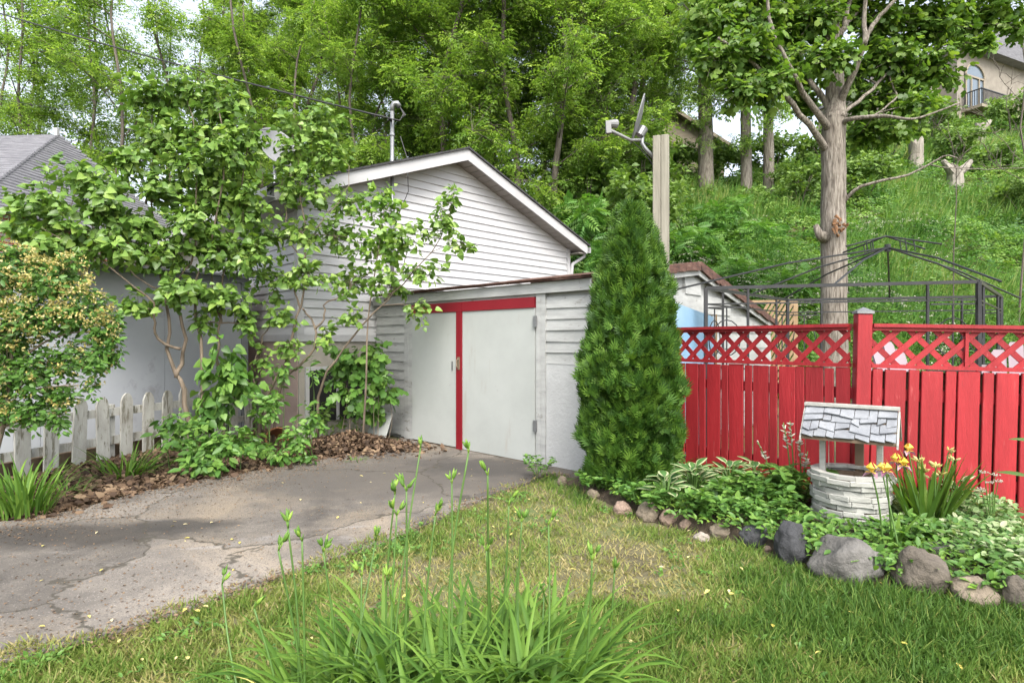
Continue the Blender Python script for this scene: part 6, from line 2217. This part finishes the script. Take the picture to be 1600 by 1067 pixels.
# irises
def iris_flower(m_y, m_p, p, s, rot):
    p = Vector(p)
    for k in range(3):
        a = rot + 2.094 * k
        h = Vector((math.cos(a), math.sin(a), 0))
        t = Vector((-math.sin(a), math.cos(a), 0))
        # standard: upright yellow petal
        b0_ = p
        m_y.add([b0_, b0_ + h * s * .35 + t * s * .38 + Vector((0, 0, s * .5)), b0_ + h * s * .10 + Vector((0, 0, s * 1.0)), b0_ + h * s * .35 - t * s * .38 + Vector((0, 0, s * .5)), b0_ + h * s * .5 + Vector((0, 0, s * .55))],
                [(0, 1, 4), (1, 2, 4), (2, 3, 4), (3, 0, 4)])
        # fall: drooping petal
        a2 = a + 1.047
        h2 = Vector((math.cos(a2), math.sin(a2), 0))
        t2 = Vector((-math.sin(a2), math.cos(a2), 0))
        q = p + h2 * s * .45 + Vector((0, 0, s * .05))
        m_p.add([p, q + t2 * s * .32, q + h2 * s * .35 - Vector((0, 0, s * .55)), q - t2 * s * .32], [(0, 1, 2), (0, 2, 3)])
        m_y.add([p + Vector((0, 0, s * .02)), p + h2 * s * .4 + t2 * s * .12 + Vector((0, 0, s * .10)), p + h2 * s * .6 + Vector((0, 0, -s * .02)), p + h2 * s * .4 - t2 * s * .12 + Vector((0, 0, s * .10))], [(0, 1, 2, 3)])
def iris_plant(label, base, leaves, L, stalks_, ly=.03, name='iris_plant', faded=False):
    t_ = thing(name, label, 'plant', base)
    base = Vector(base)
    m_ = MB()
    for k in range(leaves):
        a = random.choice((0, math.pi)) + random.gauss(0, .7) - .2
        r_ = random.uniform(0, .12)
        strap(m_, (math.cos(a) * r_, math.sin(a) * r_ * .6, 0), a, L * random.uniform(.55, 1.1), ly * random.uniform(.8, 1.15), random.uniform(.05, .62), random.uniform(.05, .55), 6, .12)
    if leaves:
        m_.build('foliage', M['leaf_strap'], t_, smooth=True)
    for (sx, sy, sd_, kind) in stalks_:
        top = px(sx, sy, base.y + sd_)
        b2_ = base + Vector((random.gauss(0, .05), random.gauss(0, .04), 0))
        b2_.x = b2_.x * .6 + top.x * .4
        s_ = MB(base)
        q, rr = rpt([b2_, b2_.lerp(top, .6) + Vector((random.gauss(0, .01), 0, 0)), top], (.006, .004), 7)
        s_.tube(q, rr, 6)
        so_ = s_.build('flower_stalk', M['stem'], t_, smooth=True)
        my, mpp = MB(base), MB(base)
        if kind == 'y':
            iris_flower(my, mpp, top, random.uniform(.050, .062), random.uniform(0, 6))
            my.build('petals', M['petal_y'], so_)
            mpp.build('falls', M['petal_p'], so_)
        elif kind == 'b':
            for k in range(9):
                d = Vector(rdir(1)[0])
                bud(my, top + d * .012, Vector((d.x, d.y, .6)), .035, .008)
            my.build('faded_bloom', M['flower_y'], so_)
        elif kind == 'w':
            for k in range(16):
                f = random.random() ** .7
                pp = Vector(q[-1]).lerp(Vector(q[4]), f)
                d = Vector(rdir(1)[0])
                bud(my, pp, Vector((d.x, d.y, .4)), random.uniform(.022, .04), .007)
            my.build('pale_bloom', M['petal_w'], so_)
ib = gx(1448, 822, BED_Z)
iris_plant('iris clump with sword leaves and yellow flowers right of the wishing well', ib, 72, .50,
           [(1420, 705, -.05, 'y'), (1400, 722, -.05, 'y'), (1412, 728, -.1, 'y'), (1434, 720, 0, 'b'), (1443, 735, -.03, 'b'), (1462, 728, -.02, 'b'), (1469, 742, 0, 'b'), (1482, 706, .02, 'b'), (1490, 718, .02, 'b'), (1455, 746, .03, 'b')])
ib2 = gx(1392, 850, BED_Z)
iris_plant('two yellow iris blooms leaning in front of the wishing well rim', ib2 + Vector((-.02, -.05, 0)), 6, .25, [(1362, 738, -.05, 'y'), (1385, 737, -.03, 'y'), (1378, 735, .05, 'y')])
ib3 = gx(1238, 782, BED_Z)
iris_plant('tall faded whitish flower stalks left of the wishing well', ib3, 10, .22, [(1224, 660, 0, 'w'), (1234, 658, .03, 'w'), (1249, 680, .0, 'w'), (1262, 705, .02, 'w'), (1184, 690, .1, 'w')], name='foxtail_plant')
ib4 = gx(1552, 832, BED_Z)
t_ = thing('umbel_plant', 'thin stalk with flat white flower heads before the right run of red fence', 'plant', ib4)
s_ = MB(ib4)
fl = MB(ib4)
for (sx, sy) in ((1555, 742), (1538, 738), (1560, 752), (1533, 764), (1546, 754)):
    top = px(sx, sy, ib4.y)
    s_.tube([ib4, ib4.lerp(top, .6) + Vector((0, .01, .02)), top], [.004, .003, .002], 5)
    for k in range(26):
        a, r_ = random.uniform(0, 6.28), random.random() ** .5 * .028
        p = top + Vector((math.cos(a) * r_, math.sin(a) * r_, random.gauss(0, .003)))
        bud(fl, p, (0, 0, 1), .007, .0035)
s_.build('stalks', M['stem'], t_)
fl.build('flower_heads', M['petal_w'], t_, kind='stuff')

# leaf resting on the oval dark rock
